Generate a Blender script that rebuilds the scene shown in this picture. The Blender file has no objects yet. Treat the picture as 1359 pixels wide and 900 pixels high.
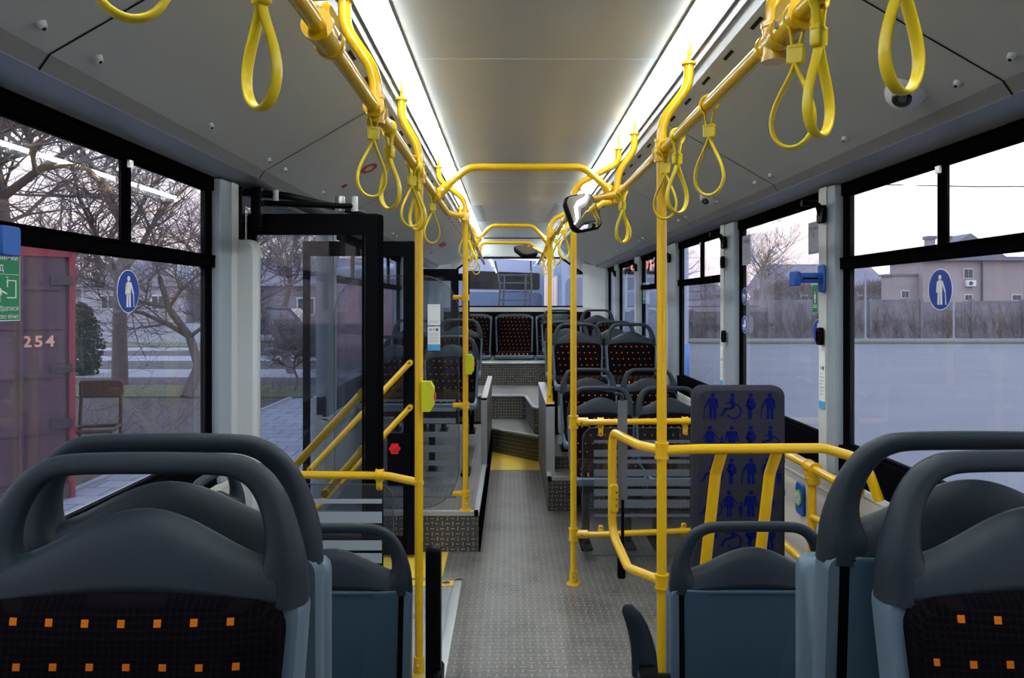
import bpy, bmesh, math, random
from mathutils import Vector, Matrix
random.seed(7)
S = bpy.context.scene
COL = S.collection
PI = math.pi
V = Vector
# ------------------------------------------------------------------ camera, world, lights, exposure
cam = bpy.data.cameras.new('camera'); camo = bpy.data.objects.new('camera', cam); COL.objects.link(camo)
camo.location = (0, 0, 1.45); camo.rotation_euler = (PI/2, 0, 0)
cam.sensor_width = 36; cam.lens = 36*1000/1359; cam.shift_x = 0.00184; cam.shift_y = -0.0346
cam.clip_start = 0.05; cam.clip_end = 400
S.camera = camo
S.view_settings.view_transform = 'Standard'; S.view_settings.look = 'None'
S.view_settings.exposure = 0.75; S.view_settings.gamma = 1.0; S.view_settings.use_curve_mapping = False
S.cycles.max_bounces = 8; S.cycles.transparent_max_bounces = 24; S.cycles.use_denoising = True
S.cycles.sample_clamp_indirect = 6.0; S.cycles.caustics_reflective = False; S.cycles.caustics_refractive = False
LED_POWER = 17.0
SKY_POWER = 1.08
w = bpy.data.worlds.new('world'); S.world = w; w.use_nodes = True
nt = w.node_tree; nt.nodes.clear()
wo = nt.nodes.new('ShaderNodeOutputWorld'); bg = nt.nodes.new('ShaderNodeBackground')
tc = nt.nodes.new('ShaderNodeTexCoord'); sx = nt.nodes.new('ShaderNodeSeparateXYZ'); cr = nt.nodes.new('ShaderNodeValToRGB')
nt.links.new(tc.outputs['Generated'], sx.inputs[0]); nt.links.new(sx.outputs['Z'], cr.inputs[0]); nt.links.new(cr.outputs[0], bg.inputs[0]); nt.links.new(bg.outputs[0], wo.inputs[0])
e = cr.color_ramp.elements
e[0].position = 0.0; e[0].color = (0.74, 0.58, 0.62, 1); e[1].position = 1.0; e[1].color = (0.45, 0.62, 1.05, 1)
k = e.new(0.05); k.color = (0.88, 0.76, 0.78, 1); k = e.new(0.16); k.color = (0.97, 0.93, 0.97, 1); k = e.new(0.42); k.color = (0.86, 0.92, 1.05, 1)
bg.inputs[1].default_value = SKY_POWER

# ------------------------------------------------------------------ materials
MATS = {}
class NT:
    def __init__(s, m): s.m = m; s.t = m.node_tree
    def n(s, typ, **kw):
        o = s.t.nodes.new(typ)
        for k, v in kw.items(): setattr(o, k, v)
        return o
    def link(s, a, b): s.t.links.new(a, b)
    def math(s, op, a, b=0.0, c=None):
        o = s.n('ShaderNodeMath', operation=op)
        for i, x in enumerate((a, b) if c is None else (a, b, c)):
            if isinstance(x, (int, float)): o.inputs[i].default_value = x
            else: s.link(x, o.inputs[i])
        return o.outputs[0]
    def mix(s, f, a, b):
        o = s.n('ShaderNodeMix', data_type='RGBA')
        for i, x in ((0, f), (6, a), (7, b)):
            if isinstance(x, (int, float)): o.inputs[i].default_value = x
            elif isinstance(x, tuple): o.inputs[i].default_value = (*x, 1) if len(x) == 3 else x
            else: s.link(x, o.inputs[i])
        return o.outputs[2]
    def noise(s, scale, detail=3, vec=None, rough=0.5):
        o = s.n('ShaderNodeTexNoise'); o.inputs['Scale'].default_value = scale; o.inputs['Detail'].default_value = detail; o.inputs['Roughness'].default_value = rough
        if vec is not None: s.link(vec, o.inputs['Vector'])
        return o.outputs[0]
    def coord(s):
        o = s.n('ShaderNodeTexCoord'); return o.outputs['Object']
    def sep(s, v):
        o = s.n('ShaderNodeSeparateXYZ'); s.link(v, o.inputs[0]); return o.outputs
def mat(name, col=(.5, .5, .5), rough=.5, metal=0.0, spec=.5, coat=0.0, var=0.0, vscale=8.0, bump=0.0, bscale=200.0, emit=None, estr=0.0):
    if name in MATS: return MATS[name]
    m = bpy.data.materials.new(name); m.use_nodes = True; MATS[name] = m
    b = m.node_tree.nodes['Principled BSDF']; t = NT(m)
    b.inputs['Base Color'].default_value = (*col, 1); b.inputs['Roughness'].default_value = rough
    b.inputs['Metallic'].default_value = metal; b.inputs['Specular IOR Level'].default_value = spec
    b.inputs['Coat Weight'].default_value = coat; b.inputs['Coat Roughness'].default_value = .1
    if var:
        f = t.noise(vscale, 4, t.coord())
        c = t.mix(f, tuple(max(0, x*(1-var)) for x in col), tuple(min(1, x*(1+var)) for x in col))
        t.link(c, b.inputs['Base Color'])
    if bump:
        bn = t.n('ShaderNodeBump'); bn.inputs['Strength'].default_value = bump; bn.inputs['Distance'].default_value = .002
        t.link(t.noise(bscale, 2, t.coord()), bn.inputs['Height']); t.link(bn.outputs[0], b.inputs['Normal'])
    if emit:
        b.inputs['Emission Color'].default_value = (*emit, 1); b.inputs['Emission Strength'].default_value = estr
    return m
YEL = mat('yellow_paint', (.80, .47, .004), .28, coat=.3, var=.06, vscale=6)
STRAPM = mat('yellow_strap', (.80, .59, .008), .42)
GRIPP = mat('grey_grip_plastic', (.012, .020, .030), .46, spec=.32, bump=.25, bscale=900)
SHELL = mat('blue_grey_shell', (.095, .145, .195), .40, spec=.4)
BACKP = mat('steel_blue_back', (.032, .070, .108), .38, spec=.4, var=.06, vscale=3)
GROOVE = mat('black_groove', (.002, .0022, .003), .7, spec=.05)
BLACK = mat('black_plastic', (.0025, .0028, .004), .4, spec=.07)
BLKRUB = mat('black_rubber', (.004, .004, .006), .9, spec=.0)
FRAMEM = mat('black_window_frame', (.003, .003, .004), .9, spec=.0)
COVE = mat('pale_grey_panel', (.47, .49, .485), .42, var=.03, vscale=2)
CEIL = mat('ceiling_laminate', (.62, .64, .63), .32, var=.03, vscale=2)
WALLB = mat('beige_wall_laminate', (.58, .56, .53), .45, var=.03, vscale=4)
HEAD = mat('header_aluminium', (.40, .44, .50), .42, metal=.2)
HEADD = mat('header_grey_lip', (.20, .20, .21), .5)
PIL = mat('pillar_grey', (.30, .35, .41), .42)
PILW = mat('pillar_pale_strip', (.58, .61, .62), .42)
ALU = mat('aluminium', (.62, .63, .63), .32, metal=.85)
CHROME = mat('chrome', (.8, .8, .82), .15, metal=1)
WHITE = mat('white_print', (.80, .82, .84), .5)
OFFW = mat('off_white_plastic', (.70, .71, .70), .4)
SIGNB = mat('sign_blue', (.012, .05, .36), .4)
SIGNG = mat('sign_green', (.01, .22, .09), .4)
CYAN = mat('label_light_blue', (.08, .38, .72), .5)
REDP = mat('red_plastic', (.75, .015, .02), .35)
REDS = mat('red_sticker', (.45, .02, .03), .5)
BLUEP = mat('blue_plastic', (.012, .10, .42), .4)
INK = mat('dark_ink', (.08, .09, .10), .6)
STRIPE = mat('frosted_stripe', (.38, .43, .48), .45); STRIPE_SHADE = mat('shaded_frosted_stripe', (.13, .15, .18), .45)  # same film twice; the darker copy has the shade put into its colour
LEDM = mat('led_diffuser', (.9, .9, .9), .4, emit=(.90, .98, .99), estr=LED_POWER)
MIRR = mat('mirror_glass', (.9, .9, .92), .02, metal=1)
LENSM = mat('camera_lens', (.004, .004, .006), .05)
STOPB = mat('lime_yellow_plastic', (.62, .66, .015), .4)
TRIMG = mat('grey_edge_trim', (.42, .43, .44), .4, metal=.3)
YFLOOR = mat('yellow_step_paint', (.72, .48, .05), .5, var=.12, vscale=5)

def glass(name, tint=(.96, .97, 1), haze=.05, hazec=(.6, .62, .68), gl=1.0):
    m = bpy.data.materials.new(name); m.use_nodes = True; t = NT(m); m.node_tree.nodes.clear()
    o = t.n('ShaderNodeOutputMaterial'); tr = t.n('ShaderNodeBsdfTransparent'); g = t.n('ShaderNodeBsdfGlossy'); d = t.n('ShaderNodeBsdfDiffuse')
    tr.inputs[0].default_value = (*tint, 1); g.inputs['Roughness'].default_value = .02; g.inputs[0].default_value = (gl, gl, gl, 1); d.inputs[0].default_value = (*hazec, 1)
    lw = t.n('ShaderNodeLayerWeight'); lw.inputs[0].default_value = .5; fr_ = t.math('ADD', .035, t.math('MULTIPLY', t.math('POWER', lw.outputs['Facing'], 5), .9))
    m1 = t.n('ShaderNodeMixShader'); m2 = t.n('ShaderNodeMixShader')
    c = t.sep(t.coord()); cx = t.n('ShaderNodeCombineXYZ')
    t.link(t.math('MULTIPLY', c[0], 14), cx.inputs[0]); t.link(t.math('MULTIPLY', c[1], 14), cx.inputs[1]); t.link(c[2], cx.inputs[2])
    h = t.math('MULTIPLY', t.noise(2.0, 4, cx.outputs[0]), haze*2)
    t.link(h, m1.inputs[0]); t.link(tr.outputs[0], m1.inputs[1]); t.link(d.outputs[0], m1.inputs[2])
    t.link(fr_, m2.inputs[0]); t.link(m1.outputs[0], m2.inputs[1]); t.link(g.outputs[0], m2.inputs[2])
    t.link(m2.outputs[0], o.inputs[0]); return m
GLS = glass('window_glass', (.89, .89, .93), .055, (.62, .64, .72))
GLD = glass('door_glass', (.58, .62, .67), .012, (.4, .43, .5))
GLC = glass('clear_screen', (.84, .87, .90), .015)

FAB_PHASE = -.25
def fabric():
    m = bpy.data.materials.new('dotted_seat_fabric'); m.use_nodes = True; t = NT(m); b = m.node_tree.nodes['Principled BSDF']
    c = t.sep(t.coord()); u = t.math('DIVIDE', c[0], .043); v = t.math('ADD', t.math('DIVIDE', t.math('SUBTRACT', c[2], c[1]), .041), FAB_PHASE)
    row = t.math('FLOOR', v); u = t.math('ADD', u, t.math('MULTIPLY', row, .22))
    p = t.math('FRACT', t.math('ADD', u, 100)); q = t.math('FRACT', t.math('ADD', v, 100))
    a = t.math('LESS_THAN', t.math('ABSOLUTE', t.math('SUBTRACT', p, .5)), .10)
    d = t.math('LESS_THAN', t.math('ABSOLUTE', t.math('SUBTRACT', q, .5)), .085)
    f = t.math('MULTIPLY', t.math('MULTIPLY', a, d), t.math('LESS_THAN', t.math('ABSOLUTE', c[0]), .166))
    w1 = t.math('FRACT', t.math('ADD', t.math('MULTIPLY', u, 5), 500)); w2 = t.math('FRACT', t.math('ADD', t.math('MULTIPLY', v, 6), 600))
    g = t.math('MULTIPLY', t.math('GREATER_THAN', w1, .25), t.math('GREATER_THAN', w2, .3))
    base = t.mix(g, (.0055, .0035, .006), (.002, .0016, .003))
    t.link(t.mix(f, base, (.50, .125, .008)), b.inputs['Base Color']); b.inputs['Roughness'].default_value = .9; b.inputs['Specular IOR Level'].default_value = .04
    return m
FAB = fabric()
def dash_floor(name, base, dash, s, mode, rough, smudge, contrast):
    m = bpy.data.materials.new(name); m.use_nodes = True; t = NT(m); b = m.node_tree.nodes['Principled BSDF']
    co = t.coord(); c = t.sep(co)
    if mode == 'floor': u, v = c[0], c[1]
    elif mode == 'diag': u, v = t.math('SUBTRACT', c[0], c[1]), c[2]
    else: u, v = t.math('ADD', c[0], c[1]), c[2]
    u = t.math('ADD', t.math('DIVIDE', u, s), 400); v = t.math('ADD', t.math('DIVIDE', v, s), 400)
    wob = t.math('MULTIPLY', t.math('SUBTRACT', t.noise(60, 2, co), .5), .35)
    u = t.math('ADD', u, wob)
    par = t.math('MODULO', t.math('ADD', t.math('FLOOR', u), t.math('FLOOR', v)), 2)
    p = t.math('ABSOLUTE', t.math('SUBTRACT', t.math('FRACT', u), .5)); q = t.math('ABSOLUTE', t.math('SUBTRACT', t.math('FRACT', v), .5))
    A = t.math('MULTIPLY', t.math('LESS_THAN', p, .40), t.math('LESS_THAN', q, .09))
    B = t.math('MULTIPLY', t.math('LESS_THAN', q, .40), t.math('LESS_THAN', p, .09))
    f = t.math('ADD', t.math('MULTIPLY', A, par), t.math('MULTIPLY', B, t.math('SUBTRACT', 1, par)))
    f = t.math('MULTIPLY', f, t.math('GREATER_THAN', t.noise(35, 3, co), .40)); f = t.math('MULTIPLY', f, contrast)
    n1 = t.noise(90, 4, co); n2 = t.n('ShaderNodeMapRange'); t.link(t.noise(3.2, 5, co, .65), n2.inputs[0]); n2.inputs[1].default_value = .45; n2.inputs[2].default_value = .7
    bc = t.mix(n1, tuple(x*.72 for x in base), tuple(x*1.28 for x in base))
    bc = t.mix(t.math('MULTIPLY', n2.outputs[0], smudge), bc, tuple(x*.35 for x in base))
    t.link(t.mix(f, bc, dash), b.inputs['Base Color']); b.inputs['Roughness'].default_value = rough
    return m
FLOORM = dash_floor('vinyl_floor', (.165, .152, .142), (.40, .36, .24), .034, 'floor', .36, .75, .65)
RISERM = dash_floor('vinyl_riser', (.055, .055, .065), (.46, .38, .14), .030, 'riser', .5, .2, .85)
RISERD = dash_floor('vinyl_riser_diagonal', (.055, .055, .065), (.46, .38, .14), .036, 'diag', .5, .2, .85)
STEPM = dash_floor('vinyl_step', (.20, .19, .18), (.33, .30, .22), .032, 'floor', .45, .3, .5)

# ------------------------------------------------------------------ mesh helpers
class MB:
    def __init__(s): s.v = []; s.f = []; s.mi = []; s.sm = []; s.mats = []
    def m(s, mt):
        if mt not in s.mats: s.mats.append(mt)
        return s.mats.index(mt)
    def add(s, vs, fs, mt, smooth=False, M=None):
        o = len(s.v); i = s.m(mt)
        s.v += [tuple(M @ V(p)) if M else tuple(p) for p in vs]
        for f in fs: s.f.append([o+j for j in f]); s.mi.append(i); s.sm.append(smooth)
        return s
    def box(s, a, b, mt, M=None):
        (x0, y0, z0), (x1, y1, z1) = a, b
        x0, x1 = sorted((x0, x1)); y0, y1 = sorted((y0, y1)); z0, z1 = sorted((z0, z1))
        vs = [(x, y, z) for z in (z0, z1) for y in (y0, y1) for x in (x0, x1)]
        return s.add(vs, [(0, 2, 3, 1), (4, 5, 7, 6), (0, 1, 5, 4), (2, 6, 7, 3), (0, 4, 6, 2), (1, 3, 7, 5)], mt, False, M)
    def rbox(s, a, b, r, mt, M=None, n=3):                 # box rounded on its edges along the shortest-run axis outline
        (x0, y0, z0), (x1, y1, z1) = a, b
        d = [(abs(x1-x0), 0), (abs(y1-y0), 1), (abs(z1-z0), 2)]; ax = min(d)[1]
        o = [i for i in range(3) if i != ax]
        pts = rrect(a[o[0]], a[o[1]], b[o[0]], b[o[1]], r, n)
        lo, hi = sorted((a[ax], b[ax])); bev = min(r*.4, (hi-lo)*.35)
        cx = (a[o[0]]+b[o[0]])/2; cz = (a[o[1]]+b[o[1]])/2
        sxs = 1-2*bev/max(1e-6, abs(b[o[0]]-a[o[0]])); szs = 1-2*bev/max(1e-6, abs(b[o[1]]-a[o[1]]))
        rings = []
        for lev, sc in ((lo, 0), (lo+bev, 1), (hi-bev, 1), (hi, 0)):
            r_ = []
            for (p, q) in pts:
                if not sc: p = cx+(p-cx)*sxs; q = cz+(q-cz)*szs
                c = [0, 0, 0]; c[ax] = lev; c[o[0]] = p; c[o[1]] = q; r_.append(tuple(c))
            rings.append(r_)
        return s.loft(rings, mt, True, True, M, flip=(ax == 1))
    def loft(s, rings, mt, smooth=True, caps=True, M=None, flip=False, closed=True):
        n = len(rings[0]); vs = [p for r in rings for p in r]; fs = []
        for i in range(len(rings)-1):
            for j in range(n if closed else n-1):
                k2 = (j+1) % n; fs.append((i*n+j, i*n+k2, (i+1)*n+k2, (i+1)*n+j))
        s.add(vs, fs, mt, smooth, M)
        if caps:
            s.add(rings[0], [tuple(range(n))[::-1]], mt, False, M); s.add(rings[-1], [tuple(range(n))], mt, False, M)
        return s
    def cyl(s, a, b, r, mt, r2=None, n=16, smooth=True, caps=True):
        a, b = V(a), V(b); d = (b-a).normalized(); u = d.orthogonal().normalized(); v = d.cross(u); r2 = r if r2 is None else r2
        ra = [tuple(a+(u*math.cos(2*PI*i/n)+v*math.sin(2*PI*i/n))*r) for i in range(n)]
        rb = [tuple(b+(u*math.cos(2*PI*i/n)+v*math.sin(2*PI*i/n))*r2) for i in range(n)]
        return s.loft([ra, rb], mt, smooth, caps)
    def tube(s, path, r, mt, n=12, caps=True, closed=False, el=None):
        P = [V(p) for p in path]; L = len(P); rings = []; prev = None
        for i, p in enumerate(P):
            if closed: d = (P[(i+1) % L]-P[i-1]).normalized()
            else: d = (P[min(i+1, L-1)]-P[max(i-1, 0)]).normalized()
            if prev is None:
                ref = V((0, 1, 0)) if el else (V((0, 0, 1)) if abs(d.z) < .9 else V((0, 1, 0)))
                u = (ref-d*ref.dot(d)).normalized()
            else: u = (prev-d*prev.dot(d)).normalized()
            prev = u; v = d.cross(u); rr = r[i] if isinstance(r, (list, tuple)) else r
            eu, ev = el if el else (1, 1)
            rings.append([tuple(p+u*math.cos(2*PI*k/n)*rr*eu+v*math.sin(2*PI*k/n)*rr*ev) for k in range(n)])
        if closed: rings.append(rings[0])
        return s.loft(rings, mt, True, caps and not closed)
    def prism(s, pts, t0, t1, mt, M=None, smooth=False):    # polygon in local xy, from z=t0 to z=t1
        a = [(x, y, t0) for x, y in pts]; b = [(x, y, t1) for x, y in pts]
        return s.loft([a, b], mt, smooth, True, M)
    def sphere(s, c, r, mt, n=16, m=10, sc=(1, 1, 1), lo=-1.0):
        rings = []
        for i in range(m+1):
            z = math.sin(-PI/2+PI*i/m); z = max(z, lo); rr = math.sqrt(max(0, 1-z*z))
            rings.append([(c[0]+math.cos(2*PI*j/n)*rr*r*sc[0], c[1]+math.sin(2*PI*j/n)*rr*r*sc[1], c[2]+z*r*sc[2]) for j in range(n)])
        return s.loft(rings, mt, True, False)
    def xf(s, M, start=0): s.v = s.v[:start]+[tuple(M @ V(p)) for p in s.v[start:]]; return s
    def build(s, name, parent=None, loc=None):
        me = bpy.data.meshes.new(name); me.from_pydata(s.v, [], s.f)
        for mt in s.mats: me.materials.append(mt)
        me.polygons.foreach_set('material_index', s.mi); me.polygons.foreach_set('use_smooth', s.sm)
        bm = bmesh.new(); bm.from_mesh(me); bmesh.ops.recalc_face_normals(bm, faces=bm.faces); bm.to_mesh(me); bm.free()
        me.update(); o = bpy.data.objects.new(name, me); COL.objects.link(o)
        if parent: o.parent = parent
        if loc: o.location = loc
        return o
def rrect(x0, y0, x1, y1, r, n=4):
    x0, x1 = sorted((x0, x1)); y0, y1 = sorted((y0, y1)); r = min(r, (x1-x0)/2-1e-5, (y1-y0)/2-1e-5); out = []
    for cx, cy, a0 in ((x1-r, y1-r, 0), (x0+r, y1-r, PI/2), (x0+r, y0+r, PI), (x1-r, y0+r, 1.5*PI)):
        for i in range(n+1):
            a = a0+PI/2*i/n; out.append((cx+r*math.cos(a), cy+r*math.sin(a)))
    return out
def fil(pts, r, n=6):
    P = [V(p) for p in pts]; out = [P[0]]
    for i in range(1, len(P)-1):
        rr = r[i] if isinstance(r, dict) and i in r else (r if not isinstance(r, dict) else .04)
        a, b, c = P[i-1], P[i], P[i+1]; u = (a-b); w_ = (c-b); lu, lw = u.length, w_.length; u.normalize(); w_.normalize()
        ang = u.angle(w_)
        if ang > PI-.02: out.append(b); continue
        t = min(rr/math.tan(ang/2), lu*.48, lw*.48); p0 = b+u*t; p1 = b+w_*t
        for k in range(n+1):
            f = k/n; out.append((1-f)**2*p0+2*f*(1-f)*b+f*f*p1)
    out.append(P[-1]); return out
def frame(o, x, y):
    x = V(x).normalized(); y = V(y).normalized(); z = x.cross(y)
    return Matrix(((x.x, y.x, z.x, o[0]), (x.y, y.y, z.y, o[1]), (x.z, y.z, z.z, o[2]), (0, 0, 0, 1)))
def LEFTW(y, z, x=-1.095): return frame((x, y, z), (0, 1, 0), (0, 0, 1))       # drawing plane on the left wall, read from inside
def RIGHTW(y, z, x=1.285): return frame((x, y, z), (0, -1, 0), (0, 0, 1))
def FACE(x, y, z): return frame((x, y, z), (1, 0, 0), (0, 0, 1))                # plane facing the camera
def empty(name, loc=(0, 0, 0), rz=0):
    o = bpy.data.objects.new(name, None); COL.objects.link(o); o.location = loc; o.rotation_euler = (0, 0, rz); o.empty_display_size = .05; return o
def tag(o, label, cat, group=None, kind=None):
    o['label'] = label; o['category'] = cat
    if group: o['group'] = group
    if kind: o['kind'] = kind
    return o
def struct(o): o['kind'] = 'structure'; return o
def dup(o, parent=None):
    c = o.copy(); COL.objects.link(c)
    if parent: c.parent = parent
    for ch in [x for x in bpy.data.objects if x.parent == o]: dup(ch, c)
    return c
def text(mb, s, size, M, mt, align='LEFT', t=.0008, spacing=1.0, bold=0.0, sc_=1.0):
    cu = bpy.data.curves.new('t', 'FONT'); cu.body = s; cu.size = size; cu.extrude = 0; cu.align_x = align; cu.space_line = spacing; cu.offset = bold; cu.resolution_u = 3; cu.space_character = sc_
    ob = bpy.data.objects.new('t', cu); COL.objects.link(ob); dg = bpy.context.evaluated_depsgraph_get(); dg.update()
    me = ob.evaluated_get(dg).to_mesh(); vs = [(v.co.x, v.co.y, t) for v in me.vertices]; fs = [tuple(p.vertices) for p in me.polygons]
    mb.add(vs, fs, mt, False, M); ob.evaluated_get(dg).to_mesh_clear(); bpy.data.objects.remove(ob); bpy.data.curves.remove(cu)
C0 = .094      # the bus centre line
XL, XR = -1.10, 1.29
YF, YR = -1.3, 10.35

# ------------------------------------------------------------------ structure
f = MB(); f.box((XL-.05, YF, -.10), (XR+.05, YR, 0), FLOORM); struct(f.build('floor'))
c = MB()
c.box((C0-.57, YF, 2.352), (C0+.57, YR, 2.42), CEIL)
for y in (-.02, 2.78, 5.6, 8.4):
    c.box((C0-.46, y-.006, 2.3505), (C0+.46, y+.006, 2.354), OFFW)
c.box((C0-.46, YR-.02, 2.10), (C0+.46, YR-.005, 2.352), CEIL); c.box((C0-.46, YR-.03, 2.34), (C0+.46, YR-.0, 2.351), BLACK)
for sd in (-1, 1): c.box((C0+sd*.46, YF, 2.345), (C0+sd*.452, YR, 2.353), HEADD)
struct(c.build('ceiling'))
def profile(pts, y0, y1, mt, mb):
    for (a, b, mm) in zip(pts[:-1], pts[1:], mt):
        mb.add([(a[0], y0, a[1]), (b[0], y0, b[1]), (b[0], y1, b[1]), (a[0], y1, a[1])], [(0, 1, 2, 3)], mm)
for sd, nm in ((-1, 'left'), (1, 'right')):
    X = lambda h: C0+sd*h
    m = MB()
    pts = [(X(.524), 2.352), (X(.535), 2.30), (X(.545), 2.30), (X(.55), 2.275), (X(.56), 2.275), (X(.57), 2.24), (X(1.045), 1.965), (X(1.052), 1.955), (X(1.066), 1.934), (X(1.074), 1.934), (X(1.078), 1.944), (X(1.180), 1.915), (X(1.19), 1.908)]
    profile(pts, YF, YR, [HEADD, HEADD, HEADD, HEAD, HEADD, COVE, HEADD, HEADD, OFFW, HEADD, HEAD, HEADD], m)
    up = [(X(.524), 2.40), (X(1.24), 2.40), (X(1.24), 1.87), (X(1.19), 1.908)]
    profile(up, YF, YR, [HEADD]*3, m)
    nrm = V((-sd*.275, 0, -.475)).normalized()
    def on(h, off=0.0):
        z = 2.24-(h-.57)*(.275/.475); return V((X(h)+nrm.x*off, 0, z+nrm.z*off))
    def strip(h0, h1, y0, y1, mm, off=.0012):
        a, b = on(h0, off), on(h1, off)
        m.add([(a.x, y0, a.z), (b.x, y0, b.z), (b.x, y1, b.z), (a.x, y1, a.z)], [(0, 1, 2, 3)], mm)
    joints = [-.9, .1, 1.555, 2.92, 4.4, 5.9, 7.4, 8.9] if sd < 0 else [-.9, .25, 1.74, 3.26, 4.78, 6.3, 7.8, 9.3]
    for y in joints: strip(.575, 1.045, y-.003, y+.003, BLACK); m.add([(X(1.044), y-.003, 1.964), (X(1.066), y-.003, 1.932), (X(1.066), y+.003, 1.932), (X(1.044), y+.003, 1.964)], [(0, 1, 2, 3)], BLACK)
    y = .2
    while y < 9.8:
        if min(abs(y-j) for j in joints) > .06:
            strip(.585, .595, y-.045, y+.045, BLACK); strip(.628, .638, y-.045, y+.045, BLACK)
        y += .27
    o = struct(m.build('ceiling_cove_'+nm))
    bj = [j+d for j in joints for d in (-.10, .10)]+[j+.72 for j in joints]
    for y in bj:
        if .6 < y < 8:
            b = MB(); p = on(1.0, .0); q = on(1.0, .012); b.cyl((p.x, y, p.z), (q.x, y, q.z), .011, OFFW, .008, 10); q2 = on(1.0, .014); b.cyl((q.x, y, q.z), (q2.x, y, q2.z), .004, BLACK, n=8); b.build('bolt', o)
# rear end
r = MB(); r.box((XL-.05, YR, 0), (XR+.05, YR+.06, 1.40), WALLB)
wx0, wx1 = C0-.93, C0+.93
outer = [(XL-.05, 1.40), (XR+.05, 1.40), (XR+.05, 2.42), (XL-.05, 2.42)]
inner = [(wx0, 1.40), (wx1, 1.40), (wx1+.0, 1.86), (C0+.62, 2.09), (C0-.62, 2.09), (wx0, 1.86)]
r.add([(x, YR, z) for x, z in [(XL-.05, 1.40), (wx0, 1.40), (wx0, 1.86), (C0-.62, 2.09), (C0-.62, 2.42), (XL-.05, 2.42)]], [(0, 1, 2, 3, 4, 5)], CEIL)
r.add([(x, YR, z) for x, z in [(XR+.05, 1.40), (wx1, 1.40), (wx1, 1.86), (C0+.62, 2.09), (C0+.62, 2.42), (XR+.05, 2.42)]], [(0, 1, 2, 3, 4, 5)], CEIL)
r.add([(x, YR, z) for x, z in [(C0-.62, 2.09), (C0+.62, 2.09), (C0+.62, 2.42), (C0-.62, 2.42)]], [(0, 1, 2, 3)], CEIL)
r.add([(x, YR-.002, z) for x, z in [(C0-.15, 2.10), (C0-.145, 2.10), (C0-.145, 2.345), (C0-.15, 2.345)]], [(0, 1, 2, 3)], BLACK)
r.box((XL+.02, YR-.16, 1.34), (XR-.02, YR, 1.395), WALLB)
r.box((XL+.02, YR-.15, .6), (XR-.02, YR-.02, 1.34), BLACK)
for s_ in (-1, 1):     # rounded rear corners
    xx = XR if s_ > 0 else XL
    r.add([(xx, YR-.45, 0), (xx-s_*.30, YR, 0), (xx-s_*.30, YR, 2.0), (xx, YR-.45, 1.93)], [(0, 1, 2, 3)], PILW)
struct(r.build('wall_rear'))
rw = MB(); prev = inner+[inner[0]]
ctr = V((C0, 0, 1.7))
for a, b in zip(prev[:-1], prev[1:]):
    ai = (a[0]+(C0-a[0])*.03, a[1]+(1.7-a[1])*.07); bi = (b[0]+(C0-b[0])*.03, b[1]+(1.7-b[1])*.07)
    rw.add([(p[0], YR-.012, p[1]) for p in (a, b, bi, ai)], [(0, 1, 2, 3)], BLACK)
o = struct(rw.build('window_1')); g = MB(); g.add([(p[0], YR+.01, p[1]) for p in inner], [tuple(range(6))], GLS); g.build('pane', o)
# unseen front wall behind the camera, closed solid to keep daylight off the seats
fr = MB(); fr.box((XL-.05, YF-.05, 0), (XR+.05, YF, 2.42), HEADD); fr.rbox((C0-.4, YF, 1.0), (C0+.4, YF+.02, 1.8), .05, BLACK)
struct(fr.build('wall_front_blocker'))
# side walls under the windows
def low_wall(sd, y0, y1, mb):
    x = XL if sd < 0 else XR; i = -sd
    mb.box((x, y0, -.1), (x+sd*.06, y1, .90), WALLB)
    mb.box((x+i*.012, y0, .16), (x, y1, .70), WALLB); mb.box((x+i*.03, y0, .70), (x, y1, .775), WALLB); mb.box((x+i*.034, y0, .765), (x, y1, .785), OFFW)
    mb.box((x+i*.022, y0, .785), (x, y1, .905), BLKRUB)
    mb.box((x+i*.03, y0, 0), (x, y1, .16), HEADD)
wl = MB(); low_wall(-1, YF, 2.94, wl); low_wall(-1, 4.42, 7.7, wl); low_wall(-1, 9.0, YR, wl)
wl.box((XL-.06, YF, 1.90), (XL-.0, YR, 2.0), FRAMEM); struct(wl.build('wall_left'))
wr = MB(); low_wall(1, YF, YR, wr); wr.box((XR, YF, 1.90), (XR+.06, YR, 2.0), FRAMEM)
for y in (1.9, 4.1, 5.6): wr.box((XR-.0135, y-.003, .16), (XR-.011, y+.003, .70), HEADD)
struct(wr.build('wall_right'))
tn = [0]
def pillar(sd, y0, y1, z0=.785, z1=1.915):
    tn[0] += 1; x = XL if sd < 0 else XR; i = -sd; p = MB()
    p.rbox((x-i*.04, y0, z0), (x+i*.035, y1, z1), .012, PIL)
    p.box((x+i*.030, y1-.07, z0), (x+i*.040, y1+.002, z1), PILW)
    struct(p.build('trim_%d' % tn[0]))
rp = [(-.1, .1), (1.3, 1.5), (2.91, 3.05), (4.23, 4.48), (5.73, 6.06), (7.35, 7.58), (8.85, 9.05), (9.85, 10.34)]
lp = [(-.1, .1), (1.2, 1.35), (2.77, 2.94), (4.42, 4.6), (6.0, 6.2), (7.5, 7.7), (9.0, 9.9)]
for a, b in rp: pillar(1, a, b)
for a, b in lp: pillar(-1, a, b)
wn = [1]
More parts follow.
